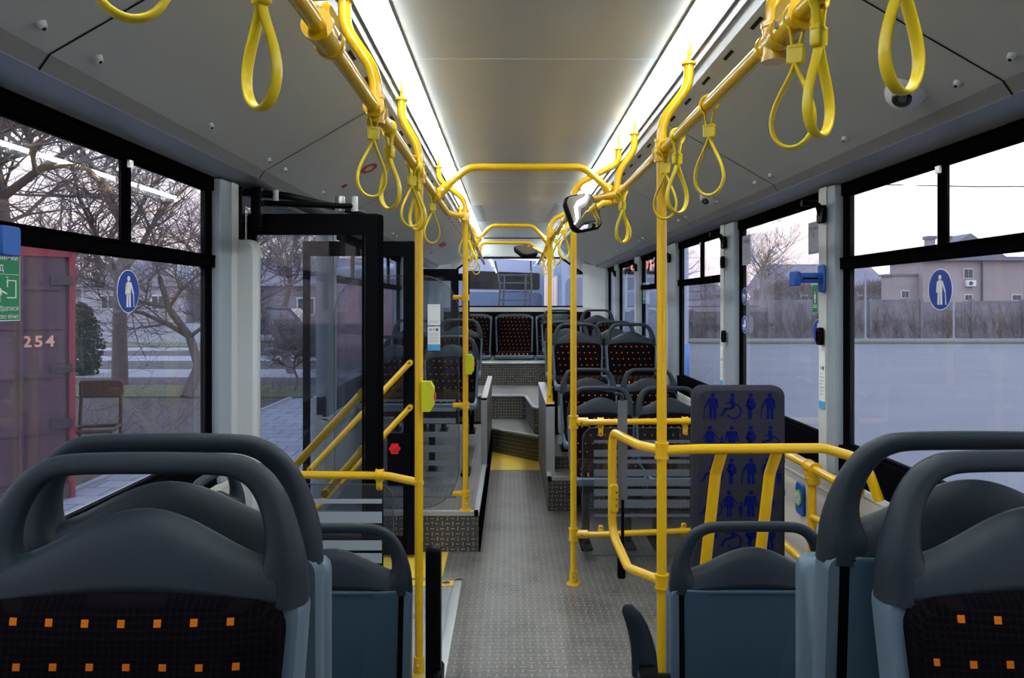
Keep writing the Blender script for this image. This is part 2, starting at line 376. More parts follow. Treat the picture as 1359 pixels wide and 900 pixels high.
def window(sd, y0, y1, hopper=None):
    wn[0] += 1; x = XL if sd < 0 else XR; i = -sd; f = MB()
    f.box((x-i*.03, y0, 1.865), (x+i*.012, y1, 1.915), FRAMEM); f.box((x-i*.03, y0, .89), (x+i*.004, y1, .912), FRAMEM)
    f.box((x-i*.03, y0, .9), (x+i*.004, y0+.022, 1.87), FRAMEM); f.box((x-i*.03, y1-.022, .9), (x+i*.004, y1, 1.87), FRAMEM)
    if hopper:
        f.box((x-i*.03, y0, 1.583), (x+i*.016, y1, 1.622), FRAMEM); f.box((x-i*.0, y0+.01, 1.620), (x+i*.022, y1-.01, 1.626), FRAMEM)
        f.box((x-i*.02, hopper-.010, 1.62), (x+i*.006, hopper+.010, 1.866), FRAMEM)
        f.box((x+i*.006, hopper-.012, 1.84), (x+i*.012, hopper+.012, 1.862), ALU)
    o = struct(f.build('window_%d' % wn[0])); g = MB()
    xx = x-i*.012; g.add([(xx, y0, .9), (xx, y1, .9), (xx, y1, 1.87), (xx, y0, 1.87)], [(0, 1, 2, 3)], GLS); g.build('pane', o); return o
window(1, -1.2, -.1, -.6); window(1, .1, 1.3, .7); window(1, 1.5, 2.91, 2.255); window(1, 3.05, 4.23); window(1, 4.48, 5.73, 5.08); window(1, 6.06, 7.35, 6.7); window(1, 7.58, 8.85); window(1, 9.05, 9.85)
window(-1, -1.2, -.1, -.6); window(-1, .1, 1.2, .6); window(-1, 1.35, 2.77, 2.165); window(-1, 4.6, 6.0, 5.3); window(-1, 6.2, 7.5, 6.85)

# podiums and steps
def step_box(mb, a, b, trim=True, top=FLOORM):
    (x0, y0, z0), (x1, y1, z1) = a, b; mb.box(a, (x1, y1, z1-.004), RISERM); mb.add([(x0, y0, z1), (x1, y0, z1), (x1, y1, z1), (x0, y1, z1)], [(0, 1, 2, 3)], top)
p = MB(); step_box(p, (XL, 4.40, 0), (-.185, 7.6, .233)); p.box((XL, 4.388, .213), (-.185, 4.425, .238), TRIMG); p.box((-.21, 4.388, .213), (-.180, 7.5, .238), TRIMG)
p.box((-.215, 5.7, .2), (-.18, 7.45, .72), RISERM); p.box((-.220, 5.69, .2), (-.175, 5.72, .735), TRIMG); p.box((-.220, 5.69, .72), (-.175, 7.45, .735), TRIMG); p.box((-.18, 4.40, 0), (-.174, 7.4, .213), BLKRUB)
struct(p.build('trim_20'))
p = MB(); step_box(p, (.268, 5.27, 0), (XR, 8.0, .233)); p.box((.262, 5.262, .213), (XR, 5.295, .238), TRIMG); p.box((.262, 5.262, .213), (.29, 5.5, .238), TRIMG)
p.box((.264, 5.45, .2), (.318, 7.0, .705), HEADD); p.box((.260, 5.44, .2), (.322, 5.47, .72), TRIMG); p.box((.260, 5.44, .705), (.322, 7.0, .72), TRIMG)
step_box(p, (.32, 5.55, .2), (XR, 8.4, .325)); p.box((.262, 5.3, 0), (.267, 7.0, .213), HEADD)
struct(p.build('trim_21'))
def diag_step(name, pts, z0, z1, trimpts):
    mb = MB(); n = len(pts)
    for i in range(n):
        a, b = pts[i], pts[(i+1) % n]; mb.add([(a[0], a[1], z0), (b[0], b[1], z0), (b[0], b[1], z1), (a[0], a[1], z1)], [(0, 1, 2, 3)], RISERD if (b[0]-a[0])*(b[1]-a[1]) < -.05 else RISERM)
    mb.add([(x, y, z1) for x, y in pts], [tuple(range(n))], STEPM)
    mb.tube([(x, y, z1-.006) for x, y in trimpts], .017, TRIMG, 8)
    return struct(mb.build(name))
diag_step('trim_22', [(-.26, 7.44), (.27, 6.92), (.40, 6.92), (.40, 8.6), (-.26, 8.6)], 0, .23, [(-.24, 7.43), (.262, 6.93)])
diag_step('trim_23', [(-.55, 7.97), (.14, 7.97), (.165, 7.94), (.225, 7.06), (.25, 7.02), (.42, 7.02), (.42, 9), (-.55, 9)], .20, .48, [(-.5, 7.965), (.13, 7.965), (.165, 7.93), (.222, 7.06), (.255, 7.015), (.42, 7.015)])
diag_step('trim_24', [(-.9, 8.95), (1.29, 8.95), (1.29, 10.3), (-.9, 10.3)], .2, .75, [(-.9, 8.945), (.42, 8.945)])
q = MB(); step_box(q, (.40, 8.3, .2), (XR, 9.6, .52)); struct(q.build('trim_25'))
m = MB(); m.prism([(-.18, 6.55), (.262, 6.55), (.262, 6.9), (-.18, 7.38)], .0005, .003, YFLOOR); struct(m.build('trim_26'))
# wheelchair ramp in the doorway
r_ = empty('wheelchair_ramp', (-.65, 3.4, 0)); tag(r_, 'ribbed aluminium wheelchair ramp with yellow ends set in the floor by the door', 'ramp')
m = MB(); m.box((-.42, -.72, 0), (.385, .52, .006), TRIMG)
for i in range(26):
    x = -.36+i*.028; m.box((x, -.66, .006), (x+.012, .44, .010), ALU)
m.build('plate', r_)
m = MB(); m.box((.365, -.74, 0), (.40, .54, .011), ALU); m.box((-.42, .52, 0), (.40, .55, .011), ALU); m.build('edge_frame', r_)
m = MB(); m.box((-.42, .44, .006), (.36, .515, .0115), YFLOOR); m.build('yellow_band', r_)['label'] = 'yellow warning band'; m = MB(); m.box((.28, -.72, .006), (.36, -.5, .0115), YFLOOR); m.build('yellow_band', r_)['label'] = 'yellow warning band'
m = MB(); m.cyl((.32, .475, .011), (.32, .475, .016), .02, CHROME); m.build('latch', r_)
m = MB(); m.box((XL, 3.97, .0), (-.36, 4.385, .004), YFLOOR); tag(m.build('floor_marking'), 'yellow painted floor patch at the foot of the striped screen by the door', 'floor marking')

# ------------------------------------------------------------------ lights in the ceiling
for sd, nm in ((-1, 'left'), (1, 'right')):
    t = empty('ceiling_light', (C0+sd*.492, 4.5, 2.352)); tag(t, 'long white LED light strip along the %s side of the ceiling' % nm, 'light', 'LED strips along the ceiling')
    m = MB(); pr = [(-.031, .0), (-.029, -.020), (.029, -.020), (.031, 0)]
    m.loft([[(x, -5.6, z) for x, z in pr], [(x, 5.72, z) for x, z in pr]], LEDM, False); m.build('diffuser', t)
    m = MB()
    for s2 in (-1, 1): m.box((s2*.032, -5.7, -.017 if s2 == sd else -.009), (s2*.038, 5.75, .001), HEAD)
    m.build('frame', t)
for x, nm in ((-.315, 'left'), (.50, 'right')):
    t = empty('ceiling_vent', (x, 7.55, 2.351)); tag(t, 'grey louvred ceiling vent beside the %s light strip' % nm, 'vent', 'ceiling vents')
    m = MB(); m.box((-.075, -.72, -.006), (.075, -.68, .0), ALU); m.box((-.075, .68, -.006), (.075, .72, 0), ALU); m.box((-.075, -.7, -.006), (-.06, .7, 0), ALU); m.box((.06, -.7, -.006), (.075, .7, 0), ALU); m.build('frame', t)
    m = MB(); m.box((-.06, -.68, -.001), (.06, .68, 0), HEADD)
    for i in range(34): m.box((-.058, -.67+i*.04, -.005), (.058, -.655+i*.04, -.001), HEAD)
    m.build('grille', t)

# ------------------------------------------------------------------ yellow rails
RR = .0165; RZ = 1.96; LXr, RXr = -.353, .515
def joint(mb, c, ax=(0, 1, 0), L=.075, r=.024):
    a = V(ax).normalized()*L/2; c = V(c); mb.cyl(c-a, c+a, r, YEL); mb.cyl(c-a*1.1, c-a*.8, r*1.12, YEL); mb.cyl(c+a*.8, c+a*1.1, r*1.12, YEL)
def screw(mb, c, d, r=.006): c = V(c); mb.cyl(c, c+V(d)*.003, r, CHROME, n=8)
for nm, pts, near in (('left', [(LXr, -1.2, RZ), (LXr, 4.25, RZ), (-.268, 4.42, RZ), (-.30, 6.4, RZ), (-.33, 9.6, RZ)], 1.43), ('right', [(RXr, -1.2, RZ), (RXr-.01, 3.50, RZ), (.335, 3.80, RZ), (.330, 6.4, RZ), (.36, 9.6, RZ)], 1.37)):
    t = empty('overhead_handrail'); tag(t, 'yellow overhead handrail running down the %s side of the aisle' % nm, 'handrail', 'overhead handrails')
    m = MB(); m.tube(fil(pts, .10), RR, YEL, 14); m.build('tube', t)
    x = pts[0][0]; m = MB(); joint(m, (x, near, RZ), L=.10, r=.027); s2 = -1 if x < 0 else 1
    m.rbox((x-.02, near-.045, RZ+.005), (x+.02, near+.045, RZ+.05), .012, YEL); screw(m, (x-s2*.0, near-.045, RZ+.03), (0, -1, 0), .008); screw(m, (x-s2*.026, near+.01, RZ), (-s2, 0, 0), .008); m.build('clamp', t)
    m = MB(); joint(m, (x, 0.2, RZ)); m.build('clamp', t)
def hanger_pts(xr, y, xt, zt=2.245): return [(xt, y, zt), (xt, y, zt-.07), (xr+(xt-xr)*.15, y, 2.075), (xr, y, 2.03), (xr, y, RZ)]
def hanger(xr, y, xt, label, lower=None):
    t = empty('handrail_pole' if lower is not None else 'handrail_hanger', (xr, y, 0 if lower is None else lower)); z0 = 0 if lower is None else lower
    L = lambda p: (p[0]-xr, p[1]-y, p[2]-z0)
    tag(t, label, 'pole' if lower is not None else 'bracket', 'yellow poles' if lower is not None else 'yellow rail hangers')
    m = MB(); pts = [L(p) for p in hanger_pts(xr, y, xt)]
    if lower is not None: pts.append((0, 0, .0)); 
    m.tube(fil(pts, {1: .12, 2: .12, 3: .10, 4: .02}), RR, YEL, 14); m.build('tube', t)
    m = MB(); a = L((xt, y, 2.245)); m.cyl(a, (a[0], a[1], a[2]+.008), .024, YEL); m.cyl((a[0], a[1], a[2]+.008), (a[0]-.0, a[1], a[2]+.05), .006, YEL); m.rbox((a[0]-.004, a[1]-.012, a[2]+.03), (a[0]+.008, a[1]+.012, a[2]+.085), .004, YEL); m.build('ceiling_mount', t)
    m = MB(); joint(m, L((xr, y, RZ)), L=.07); joint(m, L((xr, y, RZ)), (0, 0, 1), .07, .022); screw(m, L((xr, y-.027, RZ+.0)), (0, -1, 0)); m.build('clamp', t)
    if lower is not None:
        m = MB(); m.cyl((0, 0, 0), (0, 0, .008), .037, YEL, .034); m.cyl((0, 0, .008), (0, 0, .07), .023, YEL, .021); screw(m, (0, -.022, .045), (0, -1, 0)); m.build('foot', t)
    return t
hanger(LXr, 1.98, -.435, 'yellow S shaped rail hanger over the left rail, nearest the camera')
hanger(RXr, 1.47, .60, 'yellow S shaped rail hanger over the right rail, nearest the camera')
PL = hanger(LXr-.004, 2.95, -.425, 'yellow floor to ceiling pole beside the open middle door', 0)
PRr = hanger(.505, 2.51, .595, 'thick near yellow pole standing by the wheelchair space on the right', 0)
hanger(-.262, 4.42, -.42, 'yellow pole on the left podium corner carrying the striped screen', .238)
hanger(RXr-.01, 3.55, .585, 'yellow S shaped rail hanger above the first cross hoop on the right')
PM = hanger(.328, 3.90, .56, 'yellow pole in the aisle behind the round edged mirror, foot on the floor', 0)
hanger(.292, 5.56, .52, 'thin yellow pole standing on the grey side panel by the rear steps', .72)
hanger(-.29, 6.35, -.42, 'yellow S shaped rail hanger on the left at the second cross hoop')
hanger(.345, 7.2, .55, 'yellow S shaped rail hanger on the right, farthest from the camera')
def hoop(y, xl, xr_, zt, lab, dx=.155):
    t = empty('cross_hoop', ((xl+xr_)/2, y, RZ)); cx = (xl+xr_)/2; tag(t, lab, 'handrail', 'yellow hoops across the aisle')
    m = MB(); m.tube(fil([(xl-cx, 0, 0), (xl-cx+dx, 0, zt-RZ), (xr_-cx-dx, 0, zt-RZ), (xr_-cx, 0, 0)], .10), RR*1.02, YEL, 14); m.build('tube', t)
    for xx, d in ((xl-cx, 1), (xr_-cx, -1)):
        m = MB(); joint(m, (xx, 0, 0), L=.08, r=.025); v = V((dx*d, 0, zt-RZ)).normalized(); m.cyl(V((xx, 0, 0)), V((xx, 0, 0))+v*.07, .023, YEL); screw(m, V((xx, -.024, 0))+v*.045, (0, -1, 0)); m.build('clamp', t)
hoop(3.58, LXr, RXr-.01, 2.098, 'nearest yellow hoop rail arching over the aisle')
hoop(6.40, -.30, .33, 2.112, 'second yellow hoop rail across the aisle, farther from the camera', .14)
t = empty('cross_bar', (0, 7.75, 2.075)); tag(t, 'straight yellow bar across the aisle carrying the rear mirror', 'handrail')
m = MB(); m.tube(fil([(-.32, 0, -.115), (-.30, 0, 0), (.20, 0, 0), (.345, 0, -.115)], .06), RR, YEL, 12); m.build('tube', t)
m = MB(); joint(m, (.345, 0, -.115)); m.build('clamp', t); m = MB(); joint(m, (-.32, 0, -.115)); m.build('clamp', t)

# hand straps
STR = {}
def strap_proto():
    t = empty('hand_strap'); m = MB()
    up = [(.024*math.cos(a), 0, .024*math.sin(a)) for a in [(-60+i*20)*PI/180 for i in range(16)]]
    m.tube([(.006, 0, -.055)]+up+[(-.006, 0, -.055)], .0062, STRAPM, 8, el=(1.3, .5)); m.build('rail_loop', t)
    m = MB(); m.rbox((-.0145, -.009, -.086), (.0145, .009, -.052), .005, STRAPM); m.rbox((-.0155, -.0095, -.060), (.0155, .0095, -.052), .004, STRAPM); m.build('buckle', t)
    m = MB(); lp_ = []
    n = 40
    for i in range(n+1):
        a = -PI+2*PI*i/n; tt = (math.cos(a)+1)/2          # 0 at buckle, 1 at the bottom
        x = .041*math.sin(a)*(math.sin(tt*PI/2)**1.15+.10); z = -.083-.158*(1-math.cos(tt*PI/2*1.0))**.5*1.0 if False else -.083-.150*tt
        lp_.append((-x, 0, z))
    m.tube(lp_, .0074, STRAPM, 10, el=(1.25, .55)); m.build('grip_loop', t)
    return t
sp = strap_proto(); first = [True]
def strap(x, y, yaw, tilt, label, sc=1.0):
    t = sp if first[0] else dup(sp); first[0] = False
    t.location = (x, y, RZ); t.rotation_euler = (0, tilt, yaw); t.scale = (sc, sc, sc); tag(t, label, 'strap', 'yellow hand straps'); return t
LST = [(.75, 35, .12, 'yellow hand strap cut off by the upper left edge of the picture'),
 (1.07, -38, .0, 'large yellow hand strap hanging alone in the upper left, against the grey cove'),
 (1.96, 22, .04, 'left rail hand strap hanging in front of the red oval sticker'),
 (2.20, -34, -.02, 'left rail hand strap just behind the one by the red oval sticker'),
 (2.72, 30, .03, 'left rail hand strap just in front of the tall pole by the door'),
 (2.84, -30, -.03, 'left rail hand strap touching the tall pole by the door'),
 (3.45, 25, .03, 'left rail hand strap hanging just before the nearest hoop'),
 (4.62, 20, .02, 'hand strap right behind the yellow podium pole on the left'),
 (5.0, -35, -.04, 'left hand strap one place behind the podium pole strap'),
 (5.6, 15, .03, 'left hand strap midway between podium pole and second hoop'),
 (6.15, -20, .0, 'left hand strap just before the second hoop'),
 (7.1, 20, .02, 'farthest yellow hand strap on the left rail')]
for i, (y, yw, tl, lb) in enumerate(LST):
    x = LXr if y < 4.3 else -.27-.017*(y-4.4); strap(x, y, yw*PI/180, tl, lb)
RST = [(.985, 30, -.02, 'yellow hand strap at the upper right, over the nearest dome camera'),
 (1.245, 40, .0, 'right hand strap with the larger loop of the overlapping pair under the big clamp'),
 (1.335, -34, .05, 'right hand strap behind its neighbour in the overlapping pair under the big clamp'),
 (1.93, -30, .0, 'right hand strap hanging alone between the strap pair and the thick pole'),
 (2.30, 26, .0, 'right hand strap directly in front of the thick near pole'),
 (2.46, -24, .02, 'right hand strap overlapping the thick near pole'),
 (3.40, 40, .04, 'left loop of the strap pair hanging to the right of the mirror'),
 (3.46, -28, -.05, 'right loop of the strap pair hanging to the right of the mirror'),
 (4.65, 28, .0, 'right hand strap first after the aisle pole'),
 (5.35, -30, .02, 'second hand strap on the right after the aisle pole'),
 (6.1, 25, .0, 'right hand strap just before the second hoop'),
 (6.8, -25, .0, 'right hand strap just behind the second hoop'),
 (7.6, 20, .0, 'farthest yellow hand strap on the right rail')]
for i, (y, yw, tl, lb) in enumerate(RST):
    x = RXr-.005 if y < 3.6 else .332; strap(x, y, yw*PI/180, tl, lb)

# ------------------------------------------------------------------ seats
def cap_parts(t, hump=.815, top=.89):
    Yl = lambda z: (z-.42)*.16
    m = MB()
    key = [((-.2085, .702), (-.120, .702), .031, .009), ((-.2065, .730), (-.138, .732), .029, .007), ((-.2025, .760), (-.153, .757), .025, .003), ((-.192, .797), (-.154, .788), .020, 0), ((-.177, .832), (-.145, .818), .016, 0), ((-.155, .860), (-.130, .841), .0145, 0), ((-.125, .877), (-.111, .852), .0135, 0), ((-.092, .882), (-.086, .856), .013, 0), ((-.03, .8835), (-.03, .857), .013, 0)]
    key = key+[((-a[0], a[1]), (-b[0], b[1]), d, o_) for a, b, d, o_ in key[::-1]]
    flat = [(a[0], a[1], b[0], b[1], d, o_) for a, b, d, o_ in key]; dense = []
    for i in range(len(flat)-1):
        p0, p1, p2, p3 = flat[max(i-1, 0)], flat[i], flat[i+1], flat[min(i+2, len(flat)-1)]
        for k_ in range(4):
            t_ = k_/4; dense.append([.5*((2*b_)+(-a_+c_)*t_+(2*a_-5*b_+4*c_-d_)*t_*t_+(-a_+3*b_-3*c_+d_)*t_**3) for a_, b_, c_, d_ in zip(p0, p1, p2, p3)])
    dense.append(list(flat[-1])); rings = []
    for ox, oz, ix, iz, dd, off in dense:
        cx_, cz_ = (ox+ix)/2, (oz+iz)/2; rg = []
        for k_ in range(18):
            a_ = 2*PI*k_/18; ca_, sa_ = math.cos(a_), math.sin(a_); ca_ = math.copysign(abs(ca_)**.8, ca_); sa_ = math.copysign(abs(sa_)**.8, sa_)
            z_ = cz_+(oz-iz)/2*ca_; rg.append((cx_+(ox-ix)/2*ca_, Yl(z_)+off+dd*sa_, z_))
        rings.append(rg)
    m.loft(rings, GRIPP, True)
    n = 28; front = []; back = []; K = 7
    for j in range(K+1):
        fr_, bk = [], []
        for i in range(n+1):
            u = -1+2*i/n; x = u*.186
            ztop = .756+(hump-.756)*(math.cos(min(1, abs(u)/.90)*PI)*.5+.5)**.8
            zb = .708+.012*(1-u*u); s_ = j/K; z = zb+(ztop-zb)*s_
            th = .021*math.sqrt(max(0, 1-(s_**3)))*(1-.0*abs(u))+.003
            if abs(u) > .97: th *= .7
            fr_.append((x, Yl(z)-th, z)); bk.append((x, Yl(z)+th+.017*(1-s_)**1.5, z))
        front.append(fr_); back.append(bk)
    W = n+1; vs = [p for r in front for p in r]+[p for r in back for p in r]; O = W*(K+1); fs = []
    for j in range(K):
        for i in range(n):
            a = j*W+i; fs.append((a, a+1, a+W+1, a+W)); fs.append((O+a, O+a+W, O+a+W+1, O+a+1))
    for i in range(n):
        fs.append((K*W+i, K*W+i+1, O+K*W+i+1, O+K*W+i)); fs.append((i, O+i, O+i+1, i+1))
    for j in range(K):
        fs.append((j*W, j*W+W, O+j*W+W, O+j*W)); fs.append((j*W+n, O+j*W+n, O+j*W+W+n, j*W+W+n))
    m.add(vs, fs, GRIPP, True); m.build('grab_handle', t)
def outline_ring(hw0, hw1, z0, z1, r, yoff, topbow=.012):
    pts = []
    base = rrect(-1, z0, 1, z1, r, 5)
    base = rrect(-hw1, z0, hw1, z1, r, 5)
    # add points along the long edges for the bow
    out = []
    for i, (x, z) in enumerate(base):
        x2, z2 = base[(i+1) % len(base)]; out.append((x, z))
        if math.hypot(x2-x, z2-z) > .1:
            for k in range(1, 8): out.append((x+(x2-x)*k/8, z+(z2-z)*k/8))
    res = []
    for x, z in out:
        f = (z-z0)/(z1-z0); w_ = (hw0+(hw1-hw0)*f)/hw1; zz = z+(topbow*(1-(x/hw1)**2)*f)
        res.append((x*w_, (z-.42)*.16+yoff, zz))
    return res
def make_seat(kind='grab', legz=0.0, tipped=False, back_top=.712):
    t = empty('bus_seat'); bt = back_top
    m = MB(); tb = .0 if kind == 'grab' else .012
    m.loft([outline_ring(.190, .203, .385, bt+.004, .022, -.012, tb), outline_ring(.196, .208, .38, bt+.005, .024, .002, tb), outline_ring(.196, .208, .38, bt+.005, .024, .026, tb), outline_ring(.192, .204, .385, bt+.004, .022, .034, tb)], SHELL, True)
    # seat pan
    rings = []
    if tipped: prs = ((-.03, .17, .36, .40), (-.045, .19, .35, .66), (-.075, .19, .34, .67), (-.09, .17, .36, .64))
    else: prs = ((.02, .185, .385, .44), (-.10, .20, .375, .43), (-.34, .208, .378, .432), (-.405, .205, .385, .436), (-.425, .190, .395, .425))
    for y, w_, z0, z1 in prs:
        rings.append([(x, y, z) for x, z in rrect(-w_, z0, w_, z1, .02, 3)])
    m.loft(rings, SHELL, True); m.build('shell', t)
    m = MB(); m.loft([outline_ring(.163, .176, .43, bt+.004, .006, .0355, 0), outline_ring(.158, .171, .435, bt+.003, .008, .041, 0), outline_ring(.085, .125, .46, bt-.004, .012, .044, 0), outline_ring(.07, .108, .46, bt-.012, .012, .038, 0)], BACKP, True)
    m.loft([outline_ring(.176, .189, .405, bt+.003, .012, .0325, 0), outline_ring(.176, .189, .405, bt+.003, .012, .0352, 0)], GROOVE, False); m.build('back_panel', t)
    m = MB(); m.loft([outline_ring(.175, .190, .42, bt+(.0 if kind == 'grab' else -.01), .035, -.012), outline_ring(.177, .192, .42, bt+(.0 if kind == 'grab' else -.01), .035, -.024), outline_ring(.165, .178, .43, bt-.012, .03, -.034), outline_ring(.12, .13, .47, bt-.05, .02, -.036)], FAB, True); m.build('backrest_cushion', t)
    rings = []
    for y, w_, z1 in ((-.005, .175, .455), (-.06, .186, .470), (-.30, .192, .470), (-.385, .190, .462), (-.408, .18, .440)):
        rings.append([(x, y, z) for x, z in rrect(-w_, .425, w_, z1, .018, 3)])
    if tipped: rings = [[(x, y, z) for x, z in rrect(-.165, .37, .165, .64, .03, 3)] for y in (-.028, -.046)]
    m = MB(); m.loft(rings, FAB, True); m.build('seat_cushion', t)
    if kind == 'grab': cap_parts(t)
    else:
        m = MB(); n = 20
        a = [(-.19+.38*i/n, (bt-.42)*.16-.014, bt+.004+.032*math.sqrt(max(0, 1-((i-n/2)/(n/2))**4))) for i in range(n+1)]; b = [(x, y+.036, z) for x, y, z in a]
        lo_a = [(x, y, bt-.03) for x, y, z in a]; lo_b = [(x, y+.04, bt-.03) for x, y, z in a]
        m.loft([lo_a, a, b, lo_b], GRIPP, True, False, closed=False); m.build('top_cap', t)
    if legz is not None and tipped:
        m = MB(); m.box((-.16, -.03, legz), (-.11, .03, .39), BLACK); m.box((.11, -.03, legz), (.16, .03, .39), BLACK); m.box((-.17, -.06, legz), (.17, .07, legz+.02), BLACK); m.build('pedestal', t)
    elif legz is not None:
        m = MB(); m.box((-.16, -.33, .33), (.16, -.08, .39), BLACK); m.rbox((-.14, -.24, legz+.02), (-.10, -.17, .35), .01, BLACK); m.rbox((.10, -.24, legz+.02), (.14, -.17, .35), .01, BLACK)
        m.rbox((-.155, -.33, legz), (-.09, -.08, legz+.022), .01, BLACK); m.rbox((.09, -.33, legz), (.155, -.08, legz+.022), .01, BLACK); m.build('pedestal', t)
    return t
seat_low = make_seat('grab', 0.0); used_low = [False]
seat_pod = make_seat('grab', -.093); used_pod = [False]
seat_tlow = make_seat('grab', 0.0, True); used_tlow = [False]
seat_tpod = make_seat('grab', -.093, True); used_tpod = [False]
seat_rear = make_seat('plain', None, back_top=.905); used_rear = [False]
def seat(proto, used, x, y, z, rz, label, group):
    t = proto if not used[0] else dup(proto); used[0] = True
    t.location = (x, y, z); t.rotation_euler = (0, 0, rz); tag(t, label, 'seat', group); return t
TOPL = .075   # how far behind the root the grip stands
# near pairs, back to back over the front wheels
def wheel_box(x0, x1, y0, y1, h, lab):
    m = MB(); m.box((x0, y0, 0), (x1, y1, h), RISERM); m.box((x0, y0, h), (x1, y1, h+.004), FLOORM)
    return struct(m.build(lab))
wheel_box(XL, -.22, .42, 1.62, .28, 'trim_27'); wheel_box(.46, XR, .42, 1.62, .28, 'trim_28')
G1 = 'seats facing the camera'; G2 = 'seats turned away from the camera'
seat(seat_pod, used_pod, -.460, .885, .377, 0, 'large near left seat with dark grab bar, its dotted fabric towards the camera', G1)
seat(seat_pod, used_pod, .665, .885, .380, 0, 'large near right seat with dotted fabric, cut by the right edge of the picture', G1)
seat(seat_tpod, used_tpod, -.468, 1.10, .390, PI, 'left seat standing back to back with the nearest dotted seat on the left', G2)
seat(seat_tpod, used_tpod, .635, 1.10, .393, PI, 'right seat standing back to back with the nearest dotted seat on the right', G2)
s3l = seat(seat_tlow, used_tlow, -.458, 1.99, .008, PI, 'low left seat seen from behind, between the wheel seats and the middle door', G2)
s3r = seat(seat_tlow, used_tlow, .612, 1.97, .018, PI, 'low right seat seen from behind in front of the wheelchair space', G2)
sd_ = seat(seat_low, used_low, -.90, 2.46, .02, PI/2, 'seat by the left window with its back to the wall, glimpsed through the grab bars', 'sideways seats')
# armrests
def armrest(t, x, curve, lab):
    m = MB()
    if curve: pts = [(0, 0, 0), (0, .02, .09), (0, .06, .17), (0, .12, .22), (0, .16, .235)]
    else: pts = [(0, 0, -.25), (0, 0, 0), (0, .01, .24)]
    m.tube(fil(pts, .05), .017, GRIPP if curve else BLACK, 12, el=(1.0, 1.0)); m.cyl((-.022, 0, 0), (.022, 0, 0), .034, BLACK); m.cyl((-.026, 0, 0), (.026, 0, 0), .018, GRIPP)
    o = m.build('armrest', t); o['label'] = lab; o.location = (x, 0, .56 if curve else .50); return o
a_ = armrest(s3l, -.253, False, 'raised black armrest'); a_.location = (-.262, .10, .46)
m = MB(); m.rbox((-.019, -.022, 0), (.019, .022, .34), .010, BLACK); m.rbox((-.024, -.045, -.22), (.0, .04, .03), .012, BLACK); a_.data = m.build('armrest_tmp').data; bpy.data.objects.remove(bpy.data.objects['armrest_tmp'])
a_.data.name = 'armrest'; a_.location = (-.262, .06, .48)
b_ = MB(); pts = [(-.0, -.02, -.02), (.0, -.02, .06), (.028, 0, .12), (.062, .0, .165)]
b_.tube([(0, 0, -.02), (.003, 0, .03), (.009, 0, .065), (.019, .0, .10), (.032, .005, .13), (.048, .01, .155), (.054, .01, .162)], [.036, .034, .031, .028, .024, .017, .004], GRIPP, 12, el=(.6, .95))
b_.cyl((-.02, .02, -.02), (.018, .02, -.02), .036, BLACK); b_.cyl((.018, .02, -.02), (.024, .02, -.02), .02, GRIPP); b_.cyl((-.02, .02, -.02), (-.06, .02, -.02), .014, BLACK)
o = b_.build('armrest', s3r); o.location = (.268, .05, .505); o['label'] = 'curved dark armrest folded up'
# right block
GR = 'dotted seats in the right block'; GL = 'dotted seats in the left block'
def rseat(x, y, z, lab): return seat(seat_pod if z > .1 else seat_low, used_pod if z > .1 else used_low, x, y, z, 0, lab, GR)
rseat(.555, 4.55, .06, 'dotted seat directly behind the striped screen, nearer the aisle'); rseat(.965, 4.55, .06, 'dotted seat directly behind the striped screen, nearer the window')
rseat(.565, 5.38, .10, 'second row dotted seat on the right, aisle side'); rseat(1.0, 5.38, .10, 'second row dotted seat on the right, window side')
rseat(.545, 6.05, .41, 'raised third row dotted seat on the right, aisle side'); rseat(.975, 6.05, .41, 'raised third row dotted seat on the right, window side')
rseat(.515, 6.80, .41, 'fourth row dotted seat on the right, just showing past the third row aisle seat'); rseat(.945, 6.80, .41, 'fourth row dotted seat on the right by the window, mostly hidden')
rseat(.575, 8.85, .50, 'rearmost grab bar seat on the right, aisle side'); rseat(1.03, 8.85, .50, 'rearmost grab bar seat on the right, window side')
def lseat(x, y, z, lab): return seat(seat_pod, used_pod, x, y, z, 0, lab, GL)
lseat(-.440, 5.62, .326, 'dotted seat behind the left striped screen, aisle side'); lseat(-.862, 5.62, .326, 'dotted seat behind the left striped screen, beside the wall')
lseat(-.455, 6.75, .43, 'second left dotted seat behind the screen seat, aisle side'); lseat(-.865, 6.75, .43, 'second left dotted seat behind the screen seat, beside the wall')
for x, lb in ((-.485, 'rear bench seat on the left with a plain rounded top under the rear window'), (.055, 'middle rear bench seat facing straight down the aisle'), (.58, 'rear bench seat on the right, mostly hidden by the grab bar seats')):
    t = seat(seat_rear, used_rear, x if x > .2 else x, 9.75, .375, 0, lb, 'rear bench seats'); t.scale = (1.2, 1, 1)
bpy.data.objects

